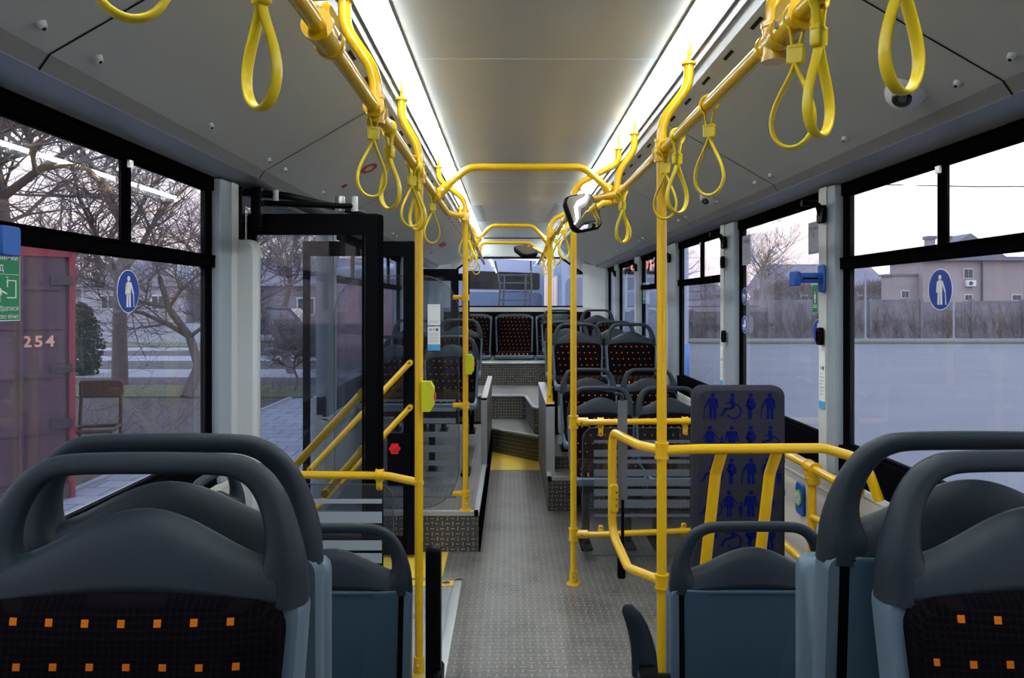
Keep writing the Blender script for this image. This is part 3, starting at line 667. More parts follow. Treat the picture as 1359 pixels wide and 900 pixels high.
# ------------------------------------------------------------------ doors
dn = [0]
def door_leaf(y, x0, x1, h, bars, nm, st=.062, tr=.085, zb=.02, knob=False):
    dn[0] += 1; t = struct(empty('door_%d' % dn[0], (x1, y, 0))); w_ = x1-x0
    m = MB(); m.rbox((-st, -.018, zb), (0, .018, h), .012, BLACK); m.rbox((-w_, -.018, zb), (-w_+st*.6, .018, h), .012, BLACK); m.rbox((-w_+.01, -.0172, h-tr), (-.004, .0172, h-.001), .006, BLACK); m.box((-w_+.01, -.0168, zb+.001), (-.004, .0168, zb+.10), BLACK)
    m.box((-st*1.15, -.024, zb), (-st*1.0, -.016, h-tr), BLKRUB); m.rbox((-.006, -.022, zb), (.008, .022, h-.005), .005, BLKRUB); m.build('leaf_frame', t)
    m = MB(); m.add([(-w_+.02, 0, zb+.05), (-st*.8, 0, zb+.05), (-st*.8, 0, h-tr*.8), (-w_+.02, 0, h-tr*.8)], [(0, 1, 2, 3)], GLD); m.build('pane', t)
    for (xa, za, xb, zb_, yo) in bars:
        m = MB(); a = V((xa-x1, yo, za)); b = V((xb-x1, yo, zb_)); m.tube([a, b], .0165, YEL, 12)
        for p in (a, b):
            m.cyl(p+V((0, -.016 if yo < 0 else .016, 0)), p+V((0, -yo*.9, 0)), .017, YEL); m.cyl(p+V((0, -.0175 if yo < 0 else .0175, 0)), p+V((0, 0, 0)), .007, INK)
        m.build('grab_bar', t)
    return t
d1 = door_leaf(3.04, -1.06, -.522, 1.812, [(-.965, .695, -.60, 1.09, .05), (-.75, .68, -.60, .855, .05)], 'near')
d2 = door_leaf(4.30, -1.18, -.535, 1.806, [(-1.127, .515, -.567, 1.115, -.045), (-1.127, .26, -.567, .862, -.045)], 'far')
m = MB(); m.rbox((-.16, -.045, .42), (-.028, -.018, .715), .012, BLACK); m.build('lock_box', d2)
m = MB()
pts = []
for i in range(32):
    a = 2*PI*i/32; r = .030*(1+.12*math.cos(6*a)); pts.append((r*math.cos(a), r*math.sin(a)))
m.prism(pts, 0, .018, REDP, FACE(0, 0, 0)); m.cyl((0, -.018, 0), (0, -.028, 0), .014, REDP, .010); m.cyl((0, -.028, 0), (0, -.030, 0), .005, CHROME); o = m.build('release_knob', d2); o.location = (-.650+.535, -.045, .632); o['label'] = 'red emergency release knob'
d3 = door_leaf(7.85, -1.18, -.545, 1.812, [], 'rear')
d4 = door_leaf(8.75, -1.18, -.48, 1.80, [], 'rear far')
t = empty('door_engine_post', (-1.055, 3.0, 0)); tag(t, 'rounded pale grey post covering the door shaft beside the left window', 'post')
m = MB(); m.rbox((-.045, -.07, 0), (.065, .0, 1.70), .03, PILW, n=6); m.rbox((-.05, -.075, 0), (.07, .004, .08), .02, HEADD); m.build('cover', t)
t = empty('door_mechanism', (-1.0, 3.0, 1.86)); tag(t, 'black door opening mechanism with arms above the middle door', 'door mechanism')
m = MB(); m.rbox((-.09, -.05, -.16), (-.05, -.01, .05), .01, BLACK); m.rbox((-.02, -.04, -.12), (.02, .0, .05), .01, BLACK); m.build('bracket', t)
m = MB(); m.tube(fil([(-.05, -.02, .03), (.10, .05, .025), (.30, .60, .02)], .05), .016, BLACK, 10); m.tube([(.02, 0, -.01), (.36, .10, -.01)], .012, BLACK, 8); m.cyl((.30, .10, -.03), (.30, .10, .03), .02, ALU); m.build('arm', t)
m = MB(); m.cyl((.06, .02, -.02), (.06, .02, .045), .012, OFFW); m.cyl((.36, .1, -.03), (.36, .1, .03), .014, OFFW); m.box((-.09, 0, .03), (-.02, 1.3, .045), BLACK); m.build('shaft', t)

# ------------------------------------------------------------------ screens with white stripes
def clampbit(mb, x, y, z, down=.055):
    joint(mb, (x, y, z), (1, 0, 0), .028, .022); mb.rbox((x-.013, y-.014, z-down), (x+.013, y-.002, z+.0), .010, YEL); screw(mb, (x, y-.014, z-down*.35), (0, -1, 0), .005); screw(mb, (x, y-.014, z-down*.78), (0, -1, 0), .005)
def screen(name, x0, x1, y, z0, z1, stripes, sx0, sx1, tubes, clamps, label, r=.06, sm=None):
    sm = sm or STRIPE
    t = empty(name, ((x0+x1)/2, y, z0)); cx = (x0+x1)/2; tag(t, label, 'screen', 'glass screens with white stripes')
    m = MB(); out = rrect(x0-cx, 0, x1-cx, z1-z0, r, 6); m.prism(out, -.003, .003, GLC, FACE(0, 0, 0)); m.tube([(x, 0, z) for x, z in out], .0025, INK, 6, closed=True); m.build('glass_panel', t)
    m = MB()
    for a, b in stripes: m.box((sx0-cx, -.0045, a-z0), (sx1-cx, -.0035, b-z0), sm)
    m.build('stripe_film', t)['label'] = 'frosted white horizontal stripes'
    for pts in tubes:
        m = MB(); m.tube(fil([(p[0]-cx, p[1]-y, p[2]-z0) for p in pts], .08), RR*.95, YEL, 12); a = V(pts[0])-V((cx, y, z0)); b = V(pts[-1])-V((cx, y, z0)); m.build('rail', t)
    for (x, z, dd) in clamps:
        m = MB()
        clampbit(m, x-cx, 0, z-z0, dd); m.build('clamp', t)
    return t
px = lambda p, Y: (p-677)/1000*Y
pz = lambda p, Y: 1.45-(p-403)/1000*Y
Y1 = 2.98
st1 = [(pz(b, Y1), pz(a, Y1)) for a, b in ((662, 668), (679, 694), (700, 705), (717, 730), (734, 747), (752, 764), (770, 778), (786, 797))]
screen('striped_glass_screen', -1.03, px(522, Y1), Y1, .17, pz(643, Y1), st1, px(373, Y1), px(507, Y1), [[(-1.07, 2.98, .775), (-.55, 2.98, .770), (-.48, 2.98, .768), (-.36, 2.95, .750)]], [(px(385, Y1), .772, .065), (px(504, Y1), .772, .06)], 'striped glass screen under the yellow rail between the left seats and the door pole')
Y2 = 4.42
st2 = [(pz(b, Y2), pz(a, Y2)) for a, b in ((530, 533), (541, 546), (555, 562), (573, 580), (591, 600), (611, 618), (626, 633), (642, 647), (658, 661))]
screen('striped_glass_screen', -1.03, -.30, Y2, .25, pz(366, Y2), st2, -.78, px(605, Y2), [], [], 'tall striped glass screen on the left podium with two paper notices', .22, STRIPE_SHADE)
Y3 = 3.94
st3 = [(pz(b, Y3), pz(a, Y3)) for a, b in ((584, 588), (597, 606), (610, 615), (623, 632), (636, 645), (649, 658), (663, 674), (682, 686))]
screen('striped_glass_screen', px(773, Y3), px(924, Y3)+.12, Y3, pz(737, Y3), pz(568, Y3), st3, px(788, Y3), px(915, Y3), [[(.328, Y3-.02, pz(560, Y3)), (1.27, Y3-.02, pz(557, Y3))], [(.328, Y3-.02, pz(709, Y3)), (1.27, Y3-.02, pz(700, Y3))]], [(px(797, Y3), pz(560, Y3), .075), (px(909, Y3), pz(559, Y3), .07), (px(797, Y3), pz(709, Y3), -.05), (px(907, Y3), pz(706, Y3), -.05)], 'striped glass screen between the aisle pole and the blue patterned board', .06, STRIPE_SHADE)
# clamps on the podium pole holding the tall screen
PP = [o for o in bpy.data.objects if o.get('label') == 'yellow pole on the left podium corner carrying the striped screen'][0]
for z in (pz(395, 4.42), pz(538, 4.42), pz(655, 4.42)):
    m = MB(); m.rbox((-.075, -.015, z-.238-.012), (.02, .012, z-.238+.014), .010, YEL); joint(m, (0, 0, z-.238), (0, 0, 1), .03, .023); m.build('screen_clamp', PP)
# T joints on the aisle pole
for z in (pz(560, 3.9), pz(709, 3.9)):
    m = MB(); joint(m, (0, 0, z), (0, 0, 1), .06, .023); m.cyl((0, 0, z), (.075, 0, z), .022, YEL); screw(m, (.04, -.022, z), (0, -1, 0)); m.build('tee_clamp', PM)
m = MB(); joint(m, (0, 0, .750), (0, 0, 1), .01, .018); m.build('tee_clamp', PL)
# notices on the tall screen
def notice(x0, x1, z0, z1, y, label, low=None, lines=(), cat='notice'):
    m = MB(); M = FACE(x0, y, z0); m.prism([(0, 0), (x1-x0, 0), (x1-x0, z1-z0), (0, z1-z0)], 0, .001, WHITE, M); h = z1-z0; w_ = x1-x0
    if low: m.prism([(0, 0), (w_, 0), (w_, h*low), (0, h*low)], .001, .0016, CYAN, M)
    for (a, b, c_, d, mt) in lines: m.prism([(w_*a, h*b), (w_*c_, h*b), (w_*c_, h*d), (w_*a, h*d)], .001, .0018, mt, M)
    return tag(m.build('paper_notice'), label, cat)
LN = [(.12, z, .88, z+.018, TRIMG) for z in (.90, .20, .14)]
notice(px(567.5, 4.4), px(584, 4.4), pz(432, 4.4), pz(404, 4.4), 4.408, 'upper small white notice stuck on the tall striped screen', None, LN)
LN2 = [(.15, .82, .30, .92, CYAN), (.40, .82, .56, .92, YEL), (.65, .82, .85, .92, SIGNB)]+[(.12, z, .85, z+.015, TRIMG) for z in (.70, .64, .56, .50, .42, .36)]
notice(px(567.5, 4.4), px(584, 4.4), pz(465.5, 4.4), pz(433.5, 4.4), 4.408, 'lower small notice with a light blue foot on the tall striped screen', .26, LN2)
# stop buttons
def stop(x, y, z, lab):
    t = empty('stop_button', (x, y, z)); tag(t, lab, 'stop button', 'stop buttons on the poles')
    m = MB(); m.prism([(-.012, -.058), (.022, -.058), (.036, -.035), (.036, .035), (.022, .058), (-.012, .058)], -.02, .022, STOPB, FACE(0, 0, 0)); m.build('housing', t)
    m = MB(); m.cyl((.036, 0, 0), (.042, 0, 0), .014, REDP); m.build('button', t)['label'] = 'red push button'
stop(LXr+.022, 2.93, pz(525, 2.95), 'lime yellow stop button box with red button on the tall door pole'); stop(-.262+.015, 4.40, pz(483, 4.42), 'lime yellow stop button box on the podium pole')

# ------------------------------------------------------------------ wheelchair bay
t = empty('wheelchair_backboard', (.905, 3.0, .22)); tag(t, 'tall padded backboard in grey fabric with blue passenger pictograms, in the wheelchair space', 'backboard')
BF = mat('grey_pile_fabric', (.034, .034, .050), .95, spec=.1, var=.25, vscale=40); BP = mat('blue_pile_fabric', (.003, .008, .115), .9, spec=.1)
def fig(kind):
    P = []
    def circ(cx, cy, r): P.append([(cx+r*math.cos(2*PI*i/14), cy+r*math.sin(2*PI*i/14)) for i in range(14)])
    def bar(a, b, w_):
        a, b = V((*a, 0)), V((*b, 0)); d = (b-a).normalized(); n = V((-d.y, d.x, 0))*w_/2; P.append([tuple((a+n)[:2]), tuple((a-n)[:2]), tuple((b-n)[:2]), tuple((b+n)[:2])])
    if kind == 'elder':
        circ(0, .90, .085); P.append([(-.17, .76), (-.10, .80), (.10, .80), (.17, .74), (.13, .40), (-.13, .40)]); bar((-.07, .42), (-.08, 0), .11); bar((.07, .42), (.09, 0), .11); bar((-.15, .74), (-.30, .42), .07); bar((-.30, .45), (-.34, 0), .035); bar((.15, .74), (.19, .40), .06)
    elif kind == 'adult':
        circ(0, .90, .085); P.append([(-.18, .78), (.18, .78), (.14, .40), (-.14, .40)]); bar((-.07, .42), (-.08, 0), .12); bar((.07, .42), (.08, 0), .12); bar((-.17, .76), (-.24, .38), .07); bar((.17, .76), (.24, .38), .07)
    elif kind == 'pregnant':
        circ(0, .90, .085); P.append([(-.10, .78), (.08, .78), (.20, .55), (.16, .42), (.06, .36), (-.12, .36), (-.14, .5)]); bar((-.02, .40), (-.04, 0), .15); bar((-.08, .76), (-.18, .5), .06); bar((-.18, .52), (.0, .45), .05)
    elif kind == 'wheel':
        circ(.02, .90, .08); bar((.0, .80), (.05, .42), .15); bar((.03, .42), (-.26, .38), .09); bar((-.24, .40), (-.36, .14), .08); bar((-.36, .14), (-.48, .12), .06); bar((.0, .66), (-.2, .58), .05)
        for i in range(16):
            a0 = (-150+i*15)*PI/180; a1 = a0+.27; P.append([(.08+r*math.cos(a), .30+r*math.sin(a)) for r, a in ((.30, a0), (.30, a1), (.24, a1), (.24, a0))])
    elif kind == 'child':
        circ(-.1, .90, .085); P.append([(-.20, .78), (.0, .78), (.12, .36), (-.32, .36)]); bar((-.15, .38), (-.15, 0), .08); bar((-.04, .38), (-.04, 0), .08); bar((-.02, .76), (.22, .46), .05); bar((-.18, .76), (-.36, .5), .05)
        circ(.34, .50, .06); P.append([(.26, .42), (.42, .42), (.42, .2), (.26, .2)]); bar((.30, .22), (.30, 0), .05); bar((.38, .22), (.38, 0), .05)
    return P
m = MB(); m.rbox((-.182, -.035, 0), (.182, .035, .905), .045, BF, n=6)
rows = [['elder', 'wheel', 'pregnant', 'elder'], ['child', 'adult', 'pregnant', 'wheel'], ['wheel', 'pregnant', 'elder', 'child'], ['wheel', 'child', 'adult', 'pregnant'], ['pregnant', 'wheel', 'pregnant', 'elder'], ['child', 'elder', 'adult', 'wheel'], ['elder', 'wheel', 'child', 'pregnant']]
fi = 0
for r, row in enumerate(rows):
    for cidx, kd in enumerate(row):
        x = -.108+cidx*.075; z = .775-r*.128; s_ = .105; fi += 1
        for poly in fig(kd):
            m.prism([(px_*s_, py_*s_) for px_, py_ in poly], 0, .0006+fi*1e-6, BP, FACE(x, -.0352, z))
m.build('padded_board', t)
m = MB()
for i, z in enumerate((.05, .2, .33, .47, .6, .73)): m.prism([(-.02, 0), (.02, 0), (.025, .04), (-.01, .06)], 0, .0008, BP, frame((.1822, 0, z), (0, 1, 0), (0, 0, 1)))

m.build('edge_pattern', t)
m = MB()
for x in (-.10, .10): m.box((x-.02, .035, -.0), (x+.02, .06, .75), BLACK); m.box((x-.03, .03, -.22), (x+.03, .08, .02), BLACK)
m.build('mount', t)
t = empty('wheelchair_bay_barrier', (.505, 2.51, 0)); tag(t, 'bent yellow barrier rail with looped end enclosing the wheelchair space', 'barrier')
o_ = V((.505, 2.51, 0)); Lb = lambda *p: tuple(V(p)-o_)
zb = pz(598, 2.51)
m = MB(); m.tube(fil([Lb(.505, 2.51, zb), Lb(.63, 2.52, zb+.003), Lb(1.05, 2.52, zb+.006), Lb(1.175, 2.50, zb-.03), Lb(1.215, 2.48, zb-.16)], {1: .05, 2: .12, 3: .10}), RR, YEL, 14); m.build('top_rail', t)
m = MB(); m.tube(fil([Lb(.505, 2.51, zb), Lb(.445, 2.60, zb), Lb(.392, 2.86, zb), Lb(.388, 2.86, zb-.06), Lb(.388, 2.86, .58), Lb(.42, 2.68, .51), Lb(.505, 2.51, .525)], {1: .06, 2: .05, 3: .03, 4: .08, 5: .06}), RR, YEL, 14); m.build('side_loop', t)
for x in (px(958, 2.53), px(1031, 2.53)):
    m = MB(); m.tube(fil([Lb(x, 2.53, zb-.01), Lb(x-.01, 2.57, zb-.09), Lb(x-.04, 2.60, .52), Lb(x-.045, 2.60, .14)], .05), RR*.95, YEL, 12, el=(.75, 1.25)); screw(m, Lb(x-.03, 2.583, zb-.21), (0, -1, 0), .006); m.build('support_bar', t)
m = MB(); joint(m, Lb(.505, 2.51, zb), (0, 0, 1), .05, .021); m.build('clamp', t); m = MB(); joint(m, Lb(.505, 2.51, .525), (0, 0, 1), .045, .021); m.build('clamp', t)
m = MB(); m.rbox(Lb(.375, 2.835, .66), Lb(.408, 2.862, .77), .012, YEL); [screw(m, Lb(.40, 2.834, z), (0, -1, 0), .004) for z in (.69, .715, .74)]; m.build('belt_bracket', t)
belt_parent = t; BM = lambda mb: mb.xf(Matrix.Translation((.43-.505, 2.88-2.51, .9)))
m = MB(); m.box((-.018, 0, -.22), (.018, .004, .18), mat('grey_webbing', (.13, .14, .17), .8)); m.tube(fil([(.0, 0, .18), (-.005, .0, .205), (-.03, 0, .205)], .01), .006, GRIPP, 8); BM(m); m.build('belt_webbing', t)['label'] = 'grey safety belt webbing'
m = MB(); m.rbox((-.020, -.012, -.50), (.010, .012, -.38), .008, BLACK); m.box((-.006, -.002, -.40), (.006, .002, -.2), BLACK); BM(m); bk_ = m.build('belt_buckle', t)
m = MB(); m.rbox((-.019, -.014, -.408), (.009, -.008, -.382), .004, REDP); BM(m); m.build('release_button', bk_)['label'] = 'red release button'
t = empty('wall_handrail', (1.19, 2.95, 0)); tag(t, 'yellow wall handrail with square loop below the right window', 'handrail')
m = MB(); m.tube([(0, -.28, .802), (0, .80, .802)], RR, YEL, 12); m.cyl((0, -.28, .802), (.03, -.33, .79), .02, YEL); joint(m, (0, -.26, .802), L=.05); m.build('rail', t)
m = MB(); m.tube(fil([(0, .02, .80), (0, .02, .43), (0, .12, .405), (0, .60, .405), (0, .78, .44), (0, .80, .80)], .06), RR, YEL, 12); m.build('loop', t)
m = MB(); joint(m, (0, .02, .802), L=.07, r=.025); m.rbox((-.022, -.008, .735), (.022, .048, .80), .01, YEL); screw(m, (-.022, .02, .76), (-1, 0, 0)); m.build('clamp', t)
m = MB(); m.tube(fil([(0, .02, .61), (.0, -.06, .615), (.08, -.08, .61)], .03), RR*.85, YEL, 10); m.cyl((.075, -.08, .61), (.085, -.08, .61), .026, YEL); m.build('wall_bracket', t)
t = empty('call_button_plate', (1.277, 3.30, .60)); tag(t, 'blue wall plate with a round green wheelchair call button', 'button')
m = MB(); m.rbox((-.012, -.045, -.075), (0, .045, .065), .02, BLUEP); m.build('plate', t)
m = MB(); m.cyl((-.012, 0, 0), (-.018, 0, 0), .034, mat('lime_ring', (.25, .65, .12), .4), n=24); m.cyl((-.018, 0, 0), (-.020, 0, 0), .024, OFFW, n=24); 
for poly in fig('wheel'): m.prism([(a*.032, b*.032-.016) for a, b in poly], .0, .0005, SIGNB, frame((-.0203, 0, 0), (0, -1, 0), (0, 0, 1)))
m.build('button', t)
m = MB(); M = RIGHTW(3.02, .50, 1.2765); m.prism([(0, 0), (.11, 0), (.11, .16), (0, .16)], 0, .001, OFFW, M)
for i in range(5): m.prism([(.012, .02+i*.028), (.095, .02+i*.028), (.095, .025+i*.028), (.012, .025+i*.028)], .001, .0015, TRIMG, M)
tag(m.build('wall_sticker'), 'small pale instruction sticker on the wall below the right window', 'sticker')

# ------------------------------------------------------------------ mirrors, cameras
def mirror(loc, rot, sc, lab, armpts):
    t = empty('passenger_mirror', loc); tag(t, lab, 'mirror', 'black framed passenger mirrors')
    R = Matrix.Rotation(rot[2], 4, 'Z') @ Matrix.Rotation(rot[0], 4, 'X') @ Matrix.Rotation(rot[1], 4, 'Y')
    m = MB(); pts = rrect(-.085, -.095, .085, .095, .042, 8)
    rg = [[(x*s_, y_, z*s_) for x, z in pts] for s_, y_ in ((.93, -.006), (1.0, -.006), (1.03, .01), (.95, .035), (.6, .055), (.2, .06))]
    m.loft(rg, BLACK, True, True); m.v = [tuple(R @ (V(p)*sc)) for p in m.v]; m.build('housing', t)
    m = MB(); rg = []
    for s_ in (.93, .75, .55, .35, .15, .02):
        rg.append([(x*s_, -.007-.022*(1-s_*s_), z*s_) for x, z in pts])
    m.loft(rg, MIRR, True, True); m.v = [tuple(R @ (V(p)*sc)) for p in m.v]; m.build('mirror_glass', t)
    m = MB(); m.tube(fil(armpts, .03), .015, YEL, 10); m.build('arm', t)
mirror((px(774, 3.42), 3.42, pz(282, 3.42)), (-.28, -.22, .42), .92, 'convex black framed mirror hanging from the nearest hoop on the right', [(.02, .05, 0), (.10, .10, .055), (.16, .14, .06)])
mirror((px(698, 7.4), 7.4, pz(332, 7.4)), (-1.05, -.35, .25), 1.1, 'second mirror seen from below, hanging in front of the rear window', [(.02, .02, .03), (.10, .2, .02), (.155, .33, .0)])
for y, r, lab in ((2.0, .048, 'white dome camera with black lens on the right cove, nearest the camera'), (4.0, .040, 'small white dome camera on the right cove, farther down the bus')):
    t = empty('dome_camera', (C0+.956, y, 2.24-(.956-.57)*.579)); tag(t, lab, 'camera', 'dome cameras'); nrm = V((-.50, 0, -.866))
    R = nrm.to_track_quat('Z', 'Y').to_matrix().to_4x4()
    m = MB(); m.cyl((0, 0, -.005), (0, 0, .014), r*1.15, OFFW, r*1.05, n=24); m.sphere((0, 0, .010), r, OFFW, 24, 12, (1, 1, .85), 0); m.v = [tuple(R @ V(p)) for p in m.v]; m.build('housing', t)
    m = MB(); d = V((-.45, -.75, -.45)).normalized(); m.sphere(tuple(V((0, 0, 0))+nrm*.012+d*r*.42), r*.62, LENSM, 16, 10); m.build('lens', t)
    m = MB(); c_ = nrm*.012+d*r*.98; m.cyl(c_, c_+d*.004, r*.22, INK, n=16); m.build('lens_ring', t)
def cove_pt(sd, h): return (C0+sd*h, 2.24-(h-.57)*.579)
x_, z_ = cove_pt(-1, .72)
def ring_sticker():
    m = MB(); nrm = V((.5, 0, -.866)); u = V((0, 1, 0)); v = nrm.cross(u)
    h = .786; c_ = V((C0-h, 3.70, 2.24-(h-.57)*.579))+nrm*.002
    M = frame(tuple(c_), (0, 1, 0), (-.866, 0, -.5))
    for i in range(24):
        a, b = 2*PI*i/24, 2*PI*(i+1)/24
        m.prism([(.065*math.cos(a), .042*math.sin(a)), (.065*math.cos(b), .042*math.sin(b)), (.045*math.cos(b), .024*math.sin(b)), (.045*math.cos(a), .024*math.sin(a))], -.001, .001, REDS, M)
    tag(m.build('ring_sticker'), 'red oval ring sticker on the left ceiling cove', 'sticker')
    h = .92; c_ = V((C0-h, 3.755, 2.24-(h-.57)*.579))+nrm*.002; M = frame(tuple(c_), (0, 1, 0), (-.866, 0, -.5))
    m = MB(); m.prism([(-.022, -.014), (.022, -.014), (.022, .014), (-.022, .014)], -.001, .001, REDS, M); tag(m.build('square_sticker'), 'tiny red square sticker on the left cove below the oval ring', 'sticker')
    h = .827; c_ = V((C0-h, 8.2, 2.24-(h-.57)*.579))+nrm*.002; M = frame(tuple(c_), (0, 1, 0), (-.866, 0, -.5))
    m = MB(); m.prism([(-.2, -.035), (.2, -.035), (.2, .035), (-.2, .035)], -.001, .001, REDS, M); tag(m.build('long_sticker'), 'red bar shaped sticker on the left cove beyond the door', 'sticker')
    h = .962; c_ = V((C0-h, 8.3, 2.24-(h-.57)*.579))+nrm*.002; M = frame(tuple(c_), (0, 1, 0), (-.866, 0, -.5))
    m = MB(); m.prism([(-.03, -.02), (.03, -.02), (.03, .02), (-.03, .02)], -.001, .001, REDS, M); tag(m.build('square_sticker'), 'tiny red square sticker beside the red bar sticker beyond the door', 'sticker')
ring_sticker()

# ------------------------------------------------------------------ window stickers and brackets
def elder_sign(M, lab, r=.0625, kind='elder', flip=1):
    t = empty('round_sign', tuple(M.translation)); R = M.copy(); R.translation = V((0, 0, 0)); tag(t, lab, 'sign')
    circ = lambda rr: [(rr*math.cos(2*PI*i/40), rr*math.sin(2*PI*i/40)) for i in range(40)]
    m = MB(); m.prism(circ(r), 0, .0008, WHITE, R); m.prism(circ(r*.955), .0008, .0014, SIGNB, R); m.build('disc', t)
    m = MB(); s_ = r*1.45
    if kind == 'elder':
        for poly in fig('elder'): m.prism([(-a*s_*flip, b*s_-s_*.5) for a, b in poly], .0014, .0020, WHITE, R)
    elif kind == 'pram':
        m.prism([(r*.6*math.cos(a), r*.35*math.sin(a)+.0) for a in [PI+PI*i/10 for i in range(11)]], .0014, .002, WHITE, R); m.prism([(0, 0), (r*.55, 0), (r*.45, r*.4), (r*.2, r*.55), (0, r*.55)], .0014, .002, WHITE, R)
        for x in (-.3, .3): m.prism([(r*(x+.12*math.cos(2*PI*i/10)), r*(-.5+.12*math.sin(2*PI*i/10))) for i in range(10)], .0014, .002, WHITE, R)
    else:
        m.prism([(-.4*r, .3*r), (-.1*r, .3*r), (.35*r, .1*r), (.5*r, .35*r), (.42*r, -.05*r), (.35*r, -.55*r), (.2*r, -.55*r), (.15*r, -.15*r), (-.25*r, -.1*r), (-.3*r, -.55*r), (-.42*r, -.55*r), (-.4*r, .0*r), (-.62*r, .12*r)], .0014, .002, WHITE, R)
    m.build('pictogram', t); return t
elder_sign(LEFTW(2.16, 1.485), 'round blue priority sign with white walking stick figure on the left window')
elder_sign(RIGHTW(2.25, 1.492), 'round blue priority sign with white walking stick figure on the near right window')
elder_sign(RIGHTW(4.13, 1.49), 'upper small round blue dog sign on the second right window', .048, 'dog')
elder_sign(RIGHTW(4.13, 1.335), 'lower small round blue pushchair sign on the second right window', .048, 'pram')
elder_sign(RIGHTW(3.14, 1.33), 'round blue sign half hidden at the edge of the near right pillar', .055, 'elder')
def green_sign(M, w_, h, lab, full):
    t = empty('exit_sign', tuple(M.translation)); R = M.copy(); R.translation = V((0, 0, 0)); tag(t, lab, 'sign')
    m = MB(); m.prism([(0, 0), (w_, 0), (w_, h), (0, h)], 0, .0008, WHITE, R); e_ = h*.012; m.prism([(e_, e_), (w_-e_, e_), (w_-e_, h-e_), (e_, h-e_)], .0008, .0013, SIGNG, R); m.build('board', t)
    m = MB()
    def RM(x, y): A = R.copy(); A.translation = R @ V((x, y, .0014)); return A
    if full:
        text(m, 'Аварійний', h*.13, RM(w_*.96, h*.83), WHITE, 'RIGHT'); text(m, 'вихід', h*.15, RM(w_*.75, h*.68), WHITE, 'RIGHT')
        m.prism([(w_*.03, h*.632), (w_*.98, h*.632), (w_*.98, h*.638), (w_*.03, h*.638)], .0014, .0018, WHITE, R)
        text(m, '2', h*.11, RM(w_*.78, h*.53), WHITE); text(m, 'Вибратися', h*.10, RM(w_*.97, h*.14), WHITE, 'RIGHT'); text(m, 'через вікно', h*.09, RM(w_*.97, h*.035), WHITE, 'RIGHT')
        def q(a, b, c_, d): m.prism([(w_*a, h*b), (w_*c_, h*b), (w_*c_, h*d), (w_*a, h*d)], .0014, .0018, WHITE, R)
        q(.80, .31, .94, .325); q(.925, .31, .94, .56); q(.80, .545, .94, .56); q(.80, .46, .815, .56)
        for poly in fig('adult'): m.prism([(w_*.68+a*h*.22, h*.26+b*h*.24) for a, b in poly], .0014, .0018, WHITE, R)
        m.prism([(w_*.66, h*.42), (w_*.80, h*.36), (w_*.80, h*.38), (w_*.66, h*.45)], .0014, .002, WHITE, R)
    else:
        for poly in fig('adult'): m.prism([(w_*.5+a*h*.35, h*.35+b*h*.4) for a, b in poly], .0014, .0018, WHITE, R)
        for zz in (.26, .19): m.prism([(w_*.15, h*zz), (w_*.85, h*zz), (w_*.85, h*(zz+.03)), (w_*.15, h*(zz+.03))], .0014, .0018, WHITE, R)
    m.build('lettering', t)
green_sign(LEFTW(1.46, 1.412), .222, .16, 'green emergency exit sign on the near left window, cut by the picture edge', True)
green_sign(RIGHTW(3.20, 1.41), .055, .12, 'small green exit sign beside the near right pillar', False)
green_sign(RIGHTW(4.515, 1.37), .02, .10, 'narrow green exit sign edge beside the second right pillar', False)
green_sign(RIGHTW(7.30, 1.45), .16, .20, 'green exit sign on a far right window behind the thick pole', False)
def hammer_holder(x, y, z, sd, lab):
    t = empty('hammer_holder', (x, y, z)); tag(t, lab, 'hammer holder', 'blue emergency hammer holders'); i = -sd
    m = MB(); m.rbox((0, -.030, -.055), (i*.012, .030, .055), .012, BLUEP); m.build('base_plate', t)
    m = MB(); m.rbox((i*.008, -.022, -.018), (i*.115, .022, .022), .008, BLUEP); m.rbox((i*.10, -.028, -.03), (i*.125, .028, .028), .006, BLUEP); m.box((i*.03, -.023, -.004), (i*.09, .023, .003), BLACK); m.build('cradle', t)
hammer_holder(1.247, 3.0, 1.55, 1, 'blue emergency hammer holder sticking out from the near right pillar')
hammer_holder(-1.09, 1.46, 1.572, -1, 'blue emergency hammer holder at the left edge above the green sign')
def latch(x, y, z, lab):
    t = empty('blind_hook', (x, y, z)); tag(t, lab, 'hook', 'black hooks at the pillar tops')
    m = MB(); m.rbox((-.02, -.03, -.05), (0, .03, .02), .01, BLACK); m.tube(fil([(-.01, 0, -.02), (-.025, 0, .025), (-.09, 0, .03)], .02), .013, BLACK, 8); m.build('hook', t)
latch(1.25, 3.0, 1.82, 'black hook at the top of the near right pillar'); latch(1.25, 4.38, 1.82, 'black hook at the top of the second right pillar'); latch(1.25, 5.9, 1.82, 'black hook at the top of the third right pillar'); latch(1.25, 7.46, 1.82, 'black hook at the top of the fourth right pillar'); latch(1.25, 8.95, 1.82, 'black hook at the top of the fifth right pillar')
for y, z, lb in ((3.005, 1.32, 'small black lock box on the near right pillar'), (4.36, 1.26, 'small black lock box on the second right pillar'), (4.38, 1.69, 'tiny black catch high on the second right pillar')):
    m = MB(); m.rbox((1.225, y-.02, z-.035), (1.245, y+.02, z+.035), .008, BLACK); m.box((1.222, y-.008, z-.02), (1.226, y+.008, z+.02), BLKRUB); tag(m.build('lock_box'), lb, 'lock box')
